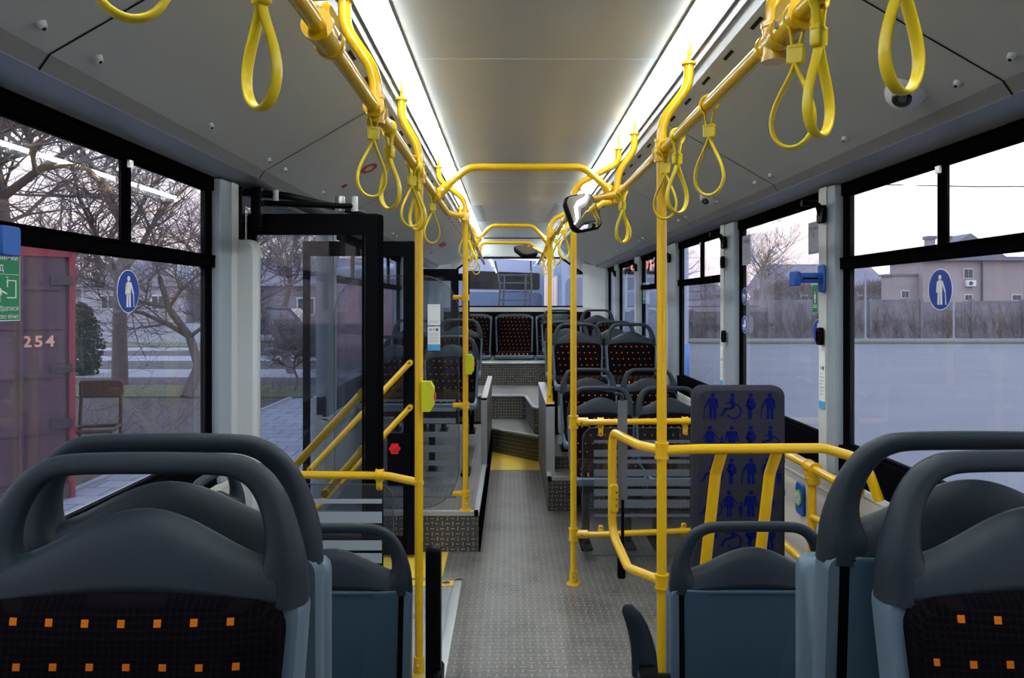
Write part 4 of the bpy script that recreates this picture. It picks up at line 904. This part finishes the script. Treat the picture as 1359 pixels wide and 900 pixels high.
def strip_label(y0, y1, z0, z1, lab, x=1.2495, blue=.12):
    m = MB(); M = RIGHTW(y1, z0, x-.001); w_ = y1-y0; h = z1-z0; m.prism([(0, 0), (w_, 0), (w_, h), (0, h)], 0, .0008, WHITE, M)
    if blue: m.prism([(0, 0), (w_, 0), (w_, h*blue), (0, h*blue)], .0008, .0014, CYAN, M)
    for i in range(7):
        zz = h*(.22+i*.055); m.prism([(w_*.15, zz), (w_*(.6+.25*((i*37) % 3)/2), zz), (w_*(.6+.25*((i*37) % 3)/2), zz+h*.014), (w_*.15, zz+h*.014)], .0008, .0013, TRIMG, M)
    m.prism([(w_*.2, h*.62), (w_*.45, h*.62), (w_*.45, h*.68), (w_*.2, h*.68)], .0008, .0013, YEL, M); m.prism([(w_*.55, h*.62), (w_*.8, h*.62), (w_*.8, h*.68), (w_*.55, h*.68)], .0008, .0013, SIGNB, M)
    tag(m.build('strip_label'), lab, 'label')
strip_label(2.985, 3.045, 1.03, 1.28, 'tall white label with light blue foot on the near right pillar'); strip_label(4.42, 4.475, .97, 1.20, 'tall white label with light blue foot on the second right pillar', x=1.2495)
def poster(y0, y1, z0, z1, words_, lab):
    m = MB(); M = RIGHTW(y1, z0, 1.283); w_ = y1-y0; h = z1-z0; PP_ = mat('poster_grey', (.34, .38, .46), .6)
    m.prism([(0, 0), (w_, 0), (w_, h), (0, h)], 0, .001, PP_, M)
    for i, (s_, sz, mt) in enumerate(words_):
        A = M.copy(); A.translation = M @ V((w_*.5, h*(.74-.2*i), .0012)); text(m, s_, sz, A, mt, 'CENTER')
    m.prism([(w_*.1, h*.1), (w_*.9, h*.1), (w_*.9, h*.13), (w_*.1, h*.13)], .001, .0014, TRIMG, M); tag(m.build('window_poster'), lab, 'poster')
poster(3.13, 3.24, 1.66, 1.795, [('Україна', .026, SIGNB), ('$', .03, INK)], 'grey paper poster high in the corner of the second right window, near the hook')
poster(4.02, 4.16, 1.66, 1.82, [('Увага', .034, SIGNB), ('...', .03, REDS)], 'grey paper poster high on the far side of the second right window')

# ------------------------------------------------------------------ outside
GZ = -.33
ASPH = mat('asphalt', (.19, .195, .215), .8, var=.18, vscale=.6); MUD = mat('muddy_soil', (.10, .085, .085), .95, var=.5, vscale=5)
PAVE = None
def pave_mat():
    m = bpy.data.materials.new('grey_paving_tiles'); m.use_nodes = True; t = NT(m); b = m.node_tree.nodes['Principled BSDF']
    br = t.n('ShaderNodeTexBrick'); t.link(t.coord(), br.inputs['Vector']); br.inputs['Scale'].default_value = 1.0; br.inputs['Brick Width'].default_value = .42; br.inputs['Row Height'].default_value = .30
    br.inputs['Mortar Size'].default_value = .008; br.inputs['Color1'].default_value = (.27, .275, .31, 1); br.inputs['Color2'].default_value = (.33, .335, .37, 1); br.inputs['Mortar'].default_value = (.09, .09, .11, 1)
    t.link(br.outputs[0], b.inputs['Base Color']); b.inputs['Roughness'].default_value = .8; return m
PAVE = pave_mat()
GRASS = mat('thin_grass', (.13, .15, .08), .95, var=.5, vscale=3); PATH = mat('path_concrete', (.34, .35, .40), .85, var=.1, vscale=2)
m = MB(); m.box((1.2, -60, GZ-.2), (140, 160, GZ), ASPH); m.box((-140, 34, GZ-.2), (1.2, 68, GZ), ASPH); m.box((-140, -60, GZ-.2), (-1.2, 14.2, GZ-.0), MUD); m.box((-140, 14.2, GZ-.2), (1.2, 34, GZ), MUD); m.box((-140, 68, GZ-.2), (1.2, 200, GZ), MUD); m.box((-1.2, -60, GZ-.2), (1.2, 14.2, GZ), ASPH); struct(m.build('ground'))
m = MB(); m.box((-4.05, -20, GZ), (-1.3, 14.0, GZ+.02), PAVE); m.box((-4.11, -20, GZ), (-4.05, 14.0, GZ+.05), PATH); struct(m.build('paving'))
m = MB()
for a, b in ((18.0, 20.2), (23.2, 25.3), (28.2, 30.2)): m.box((-70, a, GZ), (-.5, b, GZ+.02), PATH)
m.box((-12, 9.8, GZ), (-7.5, 10.5, GZ+.015), PATH); struct(m.build('footpath'))
m = MB()
for a, b in ((30.6, 34.0), (14.2, 16.2)): m.box((-70, a, GZ), (-.5, b, GZ+.03), GRASS)
m.box((8, 33.2, GZ), (90, 34.4, GZ+.06), GRASS); struct(m.build('grass_strip'))
# leaf litter and twigs in the bare garden
m = MB(); LIT = mat('dead_twigs', (.16, .12, .11), .9, var=.4, vscale=20)
rnd = random.Random(3)
for i in range(900):
    x = -4.3-rnd.random()**1.3*9; y = 9.0+rnd.random()*8; x -= .3; a = rnd.random()*PI; l = .05+rnd.random()*.25; h = rnd.random()**2*.35
    p0 = V((x, y, GZ)); p1 = p0+V((math.cos(a)*l, math.sin(a)*l, h)); m.cyl(p0, p1, .006, LIT, .002, 3, False, False)
tag(m.build('dry_twigs'), 'dry twigs and weeds scattered over the muddy garden beside the paving', 'twigs', kind='stuff')

BARK = mat('grey_brown_bark', (.15, .115, .11), .95, var=.3, vscale=10)
BARK2 = mat('pale_bark', (.24, .20, .20), .95, var=.3, vscale=10)
def tree(x, y, h, r, lab, seed, lean=(0, 0), levels=5, bark=BARK, crook=.25, start=.35, kids=4, name='bare_tree'):
    rn = random.Random(seed); m = MB(); cnt = [0]
    def grow(p, d, L, rad, lev):
        if cnt[0] > 3800: return
        segs = 4 if lev < 3 else 3; path = [p.copy()]; rads = [rad]; q = p.copy(); dd = d.copy(); stations = []
        for s_ in range(segs):
            dd = (dd+V((rn.gauss(0, crook), rn.gauss(0, crook), rn.gauss(0, crook*.6)+.05))).normalized(); q = q+dd*L/segs
            path.append(q.copy()); rads.append(rad*(1-.62*(s_+1)/segs)); stations.append((q.copy(), dd.copy(), rads[-1]))
        m.tube(path, rads, bark, 7 if lev == 0 else (5 if lev < 2 else 3), caps=False); cnt[0] += 1
        if lev >= levels: return
        for (q_, d_, r_2) in stations[(1 if lev == 0 else 0):]:
            for k_ in range(kids if lev < 2 else (3 if lev < 4 else 2)):
                if rn.random() < .22: continue
                ax = V((rn.gauss(0, 1), rn.gauss(0, 1), rn.gauss(0, .4))).normalized(); nd = (d_*.55+ax*.85+V((0, 0, .18))).normalized()
                grow(q_, nd, L*(.50+rn.random()*.28), max(.0045, r_2*(.50+.22*rn.random())), lev+1)
    grow(V((0, 0, 0)), V((lean[0], lean[1], 1)).normalized(), h*.62, r, 0)
    o = m.build(name, loc=(x, y, GZ)); return tag(o, lab, 'tree', 'bare trees outside')
tree(-8.9, 13.0, 8.0, .22, 'thick bare tree at the far left with its trunk rising past the top window', 41, (.0, 0), 3, kids=4)
tree(-8.6, 16.6, 8.0, .18, 'leaning bare tree behind the thickest one on the left', 12, (.35, 0), 3, kids=4)
tree(-6.1, 14.2, 4.4, .12, 'crooked old fruit tree with a curved trunk beside the left pillar', 14, (-.35, .1), 4, BARK, .36, kids=3)
tree(-11.0, 27, 6.5, .13, 'bare tree standing on the grass behind the crooked fruit tree', 15, (0, 0), 3, kids=4)
tree(-19.5, 33, 8.5, .18, 'bare tree beyond the footpaths in the middle of the left view', 16, (.05, 0), 3, kids=4)
tree(-5.5, 19.0, 6.5, .11, 'bare tree seen through the door opening next to the grey post', 17, (.02, 0), 4, BARK2, kids=3)
tree(-13.0, 42, 9.0, .2, 'bare roadside tree beyond the parked car', 18, (0, 0), 3, kids=4)
tree(-4.35, 15.2, 1.7, .03, 'small bare bush at the door opening beside the paving', 20, (0, 0), 3, BARK2, .35, name='bare_bush', kids=6)
tree(13.0, 39, 6.0, .14, 'bare tree beyond the fence on the right, behind the second window', 21, (0, 0), 3, BARK2, kids=4)
tree(7.2, 42, 6.5, .14, 'bare tree beyond the fence seen through the third right window', 23, (0, 0), 4, BARK2)
# conifer bush
def leafbush(x, y, r, h, lab, col, seed, n=1500, name='shrub'):
    rn = random.Random(seed); m = MB(); mt = mat('leaves_%d' % seed, col, .9, var=.4, vscale=6)
    m.cyl((0, 0, 0), (0, 0, h*.6), .04, BARK, .01, 6)
    for i in range(n):
        a = rn.random()*2*PI; z = rn.random(); rr = r*math.sqrt(rn.random())*math.sin(PI*min(1, .15+z*.85))**.6; p = V((rr*math.cos(a), rr*math.sin(a), z*h)); s_ = .07+.07*rn.random()
        u = V((rn.gauss(0, 1), rn.gauss(0, 1), rn.gauss(0, 1))).normalized(); v = u.orthogonal().normalized(); m.add([p, p+u*s_, p+u*s_*.5+v*s_*.5], [(0, 1, 2)], mt)
    return tag(m.build(name, loc=(x, y, GZ)), lab, 'shrub')
leafbush(-10.6, 18.6, .50, 1.75, 'dark green upright evergreen shrub right of the container', (.03, .055, .035), 31, n=3500)
# container
ca = math.radians(40); cl_ = V((1.24, -1.04)); t = empty('shipping_container', (-3.95-(cl_.x*math.cos(ca)-cl_.y*math.sin(ca)), 6.85-(cl_.x*math.sin(ca)+cl_.y*math.cos(ca)), GZ), ca); tag(t, 'weathered purple red shipping container with number 254 on its door', 'container')
CONT = mat('faded_maroon_steel', (.085, .04, .065), .7, var=.45, vscale=3); CRED = mat('red_steel_post', (.26, .03, .045), .6)
m = MB(); m.box((-1.22, -1.0, .12), (1.22, 5.0, 2.28), CONT)
for i in range(22): m.box((1.22, -.9+i*.27, .2), (1.245, -.78+i*.27, 2.2), CONT)
m.build('body', t)
for x0, x1 in ((-1.16, -.02), (.02, 1.16)):
    m = MB(); m.box((x0, -1.03, .2), (x1, -1.0, 2.2), CONT)
    for z in (.62, 1.12, 1.55, 1.9): m.box((x0+.03, -1.045, z), (x1-.03, -1.03, z+.05), CONT)
    for z in (.25, .66, 1.16, 1.95): m.box((x1-.12 if x1 > .5 else x0, -1.07, z), (x1+.05 if x1 > .5 else x0+.14, -1.03, z+.08), mat('dark_hinge', (.05, .03, .04), .6))
    for xx in (x0+.32, x1-.34): m.cyl((xx, -1.07, .2), (xx, -1.07, 2.2), .018, CONT, n=8)
    m.build('door', t)
m = MB(); m.box((1.19, -1.04, 0), (1.24, -.9, 2.35), CRED); m.box((-1.24, -1.04, 0), (-1.16, -.9, 2.35), CRED); m.box((-1.2, -1.04, 2.2), (1.2, -.95, 2.33), CRED); m.box((-1.2, -1.04, .0), (1.2, -.9, .15), CONT); m.build('corner_post', t)
m = MB(); text(m, '254', .135, FACE(.83, -1.05, 1.40), mat('faded_orange_paint', (.85, .42, .28), .7), spacing=1, bold=.004, sc_=1.3); m.build('lettering', t)['label'] = 'faded orange number 254'
# broken chair
t = empty('garden_chair', (-4.38, 7.95, GZ+.02), .25); tag(t, 'broken brown wooden chair without a seat standing in the muddy garden', 'chair')
WD = mat('rusty_brown_wood', (.10, .035, .022), .7, var=.4, vscale=20)
for sx_ in (-.2, .2):
    m = MB(); m.tube([(sx_, .2, 0), (sx_, .2, .45), (sx_*.95, .26, .92)], .018, WD, 8); m.build('leg', t); m = MB(); m.tube([(sx_, -.2, 0), (sx_, -.2, .45)], .018, WD, 8); m.build('leg', t)
m = MB(); m.tube([(-.2, -.2, .44), (.2, -.2, .44), (.2, .2, .44), (-.2, .2, .44)], .02, WD, 8, closed=True); m.build('seat_frame', t)
m = MB(); m.rbox((-.22, .235, .74), (.22, .265, .93), .04, WD); m.build('backrest', t)
# houses
def house(x, y, w_, d, h, roofh, wall, roof, lab, gable='x', ridge=None, wins=()):
    t = empty('house', (x, y, GZ)); tag(t, lab, 'house', 'houses in the distance')
    m = MB(); m.box((-w_/2, 0, 0), (w_/2, d, h), wall)
    m.build('wall', t); m = MB(); e_ = .4
    if gable == 'front': m.loft([[(-w_/2-e_, -e_, h), (w_/2+e_, -e_, h), (0, -e_, h+roofh)], [(-w_/2-e_, d+e_, h), (w_/2+e_, d+e_, h), (0, d+e_, h+roofh)]], roof, False)
    else: m.loft([[(-w_/2-e_, -e_, h), (-w_/2-e_, d+e_, h), (-w_/2-e_*.2, d/2, h+roofh)], [(w_/2+e_, -e_, h), (w_/2+e_, d+e_, h), (w_/2+e_*.2, d/2, h+roofh)]], roof, False)
    m.build('roof', t)
    for (wx, wz, ww, wh) in wins:
        m = MB(); m.box((wx-ww/2, -.05, wz), (wx+ww/2, .02, wz+wh), OFFW); m.box((wx-ww/2+.12, -.08, wz+.12), (wx-.05, -.04, wz+wh-.12), INK); m.box((wx+.05, -.08, wz+.12), (wx+ww/2-.12, -.04, wz+wh-.12), INK); m.build('window', t)
    return t
HW = [mat('house_wall_%d' % i, c_, .9, var=.1, vscale=1) for i, c_ in enumerate([(.42, .42, .48), (.38, .28, .27), (.30, .29, .33)])]; HR = [mat('roof_%d' % i, c_, .9, var=.2, vscale=1.5) for i, c_ in enumerate([(.28, .26, .30), (.20, .16, .18), (.36, .36, .42)])]
house(-36, 72, 10, 8, 3.4, 3.4, HW[0], HR[2], 'white walled house with pale roof seen just right of the container', 'front', wins=[(-2.4, 1.2, 1.4, 1.4), (2.4, 1.2, 1.4, 1.4)])
house(-25, 72, 9, 8, 3.2, 3.2, HW[1], HR[0], 'reddish walled house behind the round blue sign', 'x', wins=[(-2, 1, 1.4, 1.4), (2, 1, 1.4, 1.4)])
house(-14.5, 48, 9, 8, 2.9, 2.0, HW[2], HR[0], 'grey house with a ribbed roof behind the parked car', 'x', wins=[(-2, 1, 1.2, 1.2), (1.5, 1, 1.2, 1.2)])
house(-52, 75, 12, 8, 3.2, 2.8, HW[2], HR[1], 'dark roofed house farthest to the left behind the container', 'x', wins=[(0, 1, 1.4, 1.4)])
# roof ribs come from geometry on the near house
# parked car
def car(x, y, rz, lab):
    t = empty('parked_car', (x, y, GZ), rz); tag(t, lab, 'car'); CP = mat('dark_blue_car_paint', (.02, .03, .085), .25, coat=.6); CG = mat('car_window', (.22, .25, .32), .1)
    prof = [(-2.1, .35), (-2.15, .75), (-1.95, 1.05), (-1.5, 1.55), (-.2, 1.62), (.55, 1.50), (1.15, 1.05), (2.05, .92), (2.2, .65), (2.15, .35)]
    m = MB(); m.loft([[(a, -.85, b) for a, b in prof], [(a, .85, b) for a, b in prof]], CP, False); m.build('body', t)
    for s_ in (-1, 1):
        m = MB(); m.prism([(-1.75, 1.05), (-1.42, 1.45), (-.3, 1.52), (-.3, 1.05)], 0, .01, CG, frame((0, s_*.853, 0), (1, 0, 0), (0, 0, 1))); m.prism([(-.2, 1.05), (-.2, 1.52), (.5, 1.42), (1.0, 1.05)], 0, .01, CG, frame((0, s_*.853, 0), (1, 0, 0), (0, 0, 1))); m.build('side_window', t)
    for wx in (-1.35, 1.35):
        for s_ in (-1, 1):
            m = MB(); m.cyl((wx, s_*.68, .34), (wx, s_*.90, .34), .34, BLKRUB, n=20); m.cyl((wx, s_*.90, .34), (wx, s_*.905, .34), .2, ALU, n=14); m.build('wheel', t)
    m = MB(); m.rbox((2.15, .5, .65), (2.2, .8, .8), .03, OFFW); m.build('headlight', t)
    m = MB(); m.rbox((-2.17, .5, .8), (-2.1, .8, .95), .03, REDP); m.rbox((-2.17, -.8, .8), (-2.1, -.5, .95), .03, REDP); m.build('tail_light', t)
car(-11.6, 35.5, PI, 'dark blue parked car seen through the door opening')
# fence and hedge on the right
def fence_mat():
    m = bpy.data.materials.new('overgrown_fence'); m.use_nodes = True; t = NT(m); b = m.node_tree.nodes['Principled BSDF']; co = t.coord()
    t.link(t.mix(t.noise(3, 8, co, .75), (.02, .02, .035), (.40, .38, .42)), b.inputs['Base Color']); b.inputs['Roughness'].default_value = .95; return m
m = MB(); FM = fence_mat(); rn = random.Random(5)
x = 5.0
while x < 70:
    w_ = 2.4; m.box((x, 35.5, 0), (x+w_-.08, 35.62, 1.85+rn.random()*.12), FM); m.box((x+w_-.1, 35.42, 0), (x+w_+.04, 35.68, 2.0), mat('fence_post_grey', (.20, .20, .24), .9)); x += w_
for i in range(2600):
    xx = 5+rn.random()*65; p0 = V((xx, 35.3+rn.random()*.2, rn.random()*.8)); p1 = p0+V((rn.gauss(0, .3), rn.gauss(0, .1), .3+rn.random()*1.0)); m.cyl(p0, p1, .014, LIT, .006, 3, False, False)
tag(m.build('boundary_fence', loc=(0, 0, GZ)), 'long grey boundary fence overgrown with bare creepers across the asphalt yard', 'fence')
m = MB(); m.box((5, 34.4, 0), (70, 34.9, .16), PATH); struct(m.build('kerb', loc=(0, 0, GZ)))
for i, (xx, hh) in enumerate(((16.5, 3.2), (20.6, 1.9), (24.2, 2.4))):
    m = MB(); m.cyl((0, 0, 0), (0, 0, hh), .05, PATH, .04, 8); m.box((-.09, -.09, 0), (.09, .09, .2), PATH); tag(m.build('concrete_post', loc=(xx, 35.0, GZ)), ['tall thin pale post before the fence, seen through the second right window', 'pale post before the fence, seen through the near right window on its left', 'pale post before the fence, seen below the round blue sign on the right'][i], 'post')
BRK = mat('tan_brick', (.38, .33, .33), .9, var=.12, vscale=1.2); BRK2 = mat('dark_roof_metal', (.20, .20, .25), .7)
t = empty('brick_house', (27, 46, GZ)); tag(t, 'large tan brick house with a low gable roof beyond the fence on the right', 'house')
m = MB(); m.box((-1.8, 0, 0), (16, 4, 4.4), BRK); m.box((-3.35, .6, 0), (-1.8, 2, 3.5), BRK); m.build('wall', t)
m = MB(); m.box((-2.0, -.4, 4.4), (16.5, 4.3, 4.62), BRK2); m.loft([[(-1.2, -.2, 4.62), (3.2, -.2, 4.62), (1.0, -.2, 6.05)], [(-1.2, 2, 4.62), (3.2, 2, 4.62), (1.0, 2, 6.05)]], BRK2, False); m.box((-3.5, .5, 3.5), (-1.8, 2.1, 3.62), BRK2); m.build('roof', t)
for x in (-1.3, -.35):
    m = MB(); m.box((x-.2, -.1, 4.6), (x+.2, .4, 5.75), BRK); m.box((x-.27, -.17, 5.7), (x+.27, .47, 5.9), BRK2); m.build('chimney', t)
for (wx, wz, ww, wh, yy) in ((.95, 3.3, .6, .62, 0), (.95, 1.95, .5, .4, 0), (3.9, 1.95, .6, .4, 0), (-1.0, 3.15, .28, .6, 0), (-.5, 3.15, .28, .6, 0), (-2.6, 2.1, .5, .5, .6), (8.0, 3.0, .8, .8, 0)):
    m = MB(); m.box((wx-ww/2, yy-.06, wz), (wx+ww/2, yy+.02, wz+wh), OFFW); m.box((wx-ww/2+.05, yy-.09, wz+.05), (wx-.02, yy-.05, wz+wh-.05), INK); m.box((wx+.02, yy-.09, wz+.05), (wx+ww/2-.05, yy-.05, wz+wh-.05), INK); m.build('window', t)
m = MB(); m.rbox((.72, -.3, 2.82), (1.28, -.02, 3.2), .04, WHITE); m.cyl((.95, -.31, 3.01), (.95, -.30, 3.01), .13, INK, n=18); m.build('air_conditioner', t)
m = MB(); m.cyl((1.75, -.1, 0), (1.75, -.1, 4.4), .05, INK, n=8); m.build('drainpipe', t)
house(26.5, 62, 9, 7, 3.0, 2.2, HW[0], HR[0], 'small white house seen left of the brick house over the fence', 'x', wins=[(-2, 1.2, 1.3, 1.3), (2, 1.2, 1.3, 1.3)])
house(15, 70, 9, 7, 2.6, 1.6, HW[1], HR[0], 'low reddish house far off over the fence, behind the second right window', 'x')
# distant tree line (bushes as individual crowns far behind the fence)
for i, xx in enumerate((7.5, 14.2, 20.8, 27.4)):
    rn = random.Random(60+i); m = MB(); m.cyl((0, 0, 0), (0, 0, 1.6), .12, BARK, .06, 6)
    for k_ in range(2600):
        a = rn.random()*2*PI; z = rn.random()**.8; rr = 3.2*math.sqrt(rn.random())*math.sin(PI*(.12+z*.86))**.5; p = V((rr*math.cos(a), rr*.6*math.sin(a), .3+z*2.9)); d_ = V((rn.gauss(0, .4), rn.gauss(0, .3), .5)).normalized()*.5; m.cyl(p, p+d_, .02, BARK2 if k_ % 3 else LIT, .006, 3, False, False)
    tag(m.build('bare_thicket', loc=(xx, 56, GZ)), 'bare thicket beyond the fence, %s' % ['behind the third right window', 'at the left part of the second right window', 'at the right part of the second right window', 'just left of the brick house'][i], 'shrub', 'bare thickets beyond the fence')
# overhead wire
m = MB(); m.tube([(6, 29, 6.2), (18, 29, 5.95), (30, 29, 6.0), (60, 29, 6.8)], .022, INK, 6, caps=False)
for xx in (20.4, 21.2, 22.9): m.cyl((xx, 29, 5.93), (xx, 29, 6.10), .09, INK, n=8)
tag(m.build('overhead_wire'), 'overhead trolley wire with insulators crossing the sky at the upper right', 'wire')
# buses behind
def bus(x, y, L, W, H, col, low, lab, rz=0, disp=None):
    t = empty('parked_bus', (x, y, GZ), rz); tag(t, lab, 'bus', 'parked buses outside')
    A = mat('bus_'+lab[:12], col, .35, coat=.3); B = mat('busl_'+lab[:12], low, .35, coat=.3); G = mat('bus_dark_glass', (.20, .27, .40), .15)
    m = MB(); R0 = rrect(-W/2, .9, W/2, H, .22, 5)
    m.loft([[(a*.97, -.12 if False else 0, b) for a, b in R0], [(a, .15, b) for a, b in R0], [(a, L-.15, b) for a, b in R0], [(a*.97, L, b) for a, b in R0]], A, True); m.build('upper_body', t)
    m = MB(); m.rbox((-W/2, .0, .28), (W/2, L, 1.05), .1, B); m.build('lower_body', t)
    m = MB(); m.prism(rrect(-W/2+.12, 1.05, W/2-.12, H-.72, .12), 0, .02, G, FACE(0, -.005, 0)); m.build('windscreen', t)
    m = MB(); m.prism(rrect(-W/2+.2, H-.66, W/2-.2, H-.28, .06), 0, .02, BLACK, FACE(0, -.005, 0)); m.build('display_panel', t)
    if disp:
        m = MB(); text(m, disp, .26, FACE(-.25, -.03, H-.58), mat('orange_led_text', (.9, .2, .1), .5, emit=(1, .18, .08), estr=1.3)); m.build('route_text', t)['label'] = 'orange route display letters'
    for s_ in (-1, 1):
        for k_ in range(int((L-1)//1.6)):
            y0 = .5+k_*1.6; m = MB(); m.box((s_*W/2, y0, 1.15), (s_*(W/2+.01), y0+1.45, 2.35), G); m.build('side_window', t)
        for wy in (2.4, L-3):
            m = MB(); m.cyl((s_*(W/2-.2), wy, .48), (s_*(W/2+.01), wy, .48), .48, BLKRUB, n=20); m.cyl((s_*(W/2+.01), wy, .48), (s_*(W/2+.02), wy, .48), .28, ALU, n=14); m.build('wheel', t)
        m = MB(); m.rbox((s_*(W/2-.45)-.16, -.02, .5), (s_*(W/2-.45)+.16, .02, .68), .05, OFFW); m.build('headlight', t)
    m = MB(); m.box((-W/2+.3, 2, H), (W/2-.3, L-2, H+.22), A); m.build('roof_unit', t)
    if not disp:
        m = MB(); m.box((-W/2-.012, L*.45, 1.05), (-W/2+.01, L-.2, H-.5), B); m.build('side_panel', t)['label'] = 'pink side panel'
    return t
bus(2.2, 14.4, 11, 2.5, 3.0, (.40, .50, .68), (.05, .24, .72), 'white and bright blue bus parked behind on the right', 0, '35 ВОКЗ')
bus(-.15, 16.4, 5.6, 2.5, 2.75, (.60, .66, .82), (.62, .30, .38), 'white and pink bus seen straight through the rear window', math.radians(40), None)
# ladder on the rear
t = empty('roof_ladder', (.05, 10.62, .9)); tag(t, 'dark metal ladder mounted outside the rear window', 'ladder'); LM = mat('dark_ladder_metal', (.06, .08, .12), .5)
for pts in ([(-.24, 0, 0), (-.19, 0, .8), (-.26, 0, 1.15)], [(.20, 0, 0), (.25, 0, .8), (.24, 0, 1.15)], [(-.16, -.02, 0), (-.13, -.02, .95)], [(.15, -.02, 0), (.17, -.02, .95)]):
    m = MB(); m.tube(pts, .012, LM, 8); m.build('rail', t)
for z in (.30, .45, .60, .72, .84, .95): m = MB(); m.cyl((-.2, 0, z), (.22, 0, z), .010, LM, n=8); m.build('rung', t)
# the bus roof shell that keeps daylight out of the ceiling void
m = MB(); m.box((XL-.07, YF-.05, 2.42), (XR+.07, YR+.06, 2.50), HEADD); struct(m.build('roof_shell'))
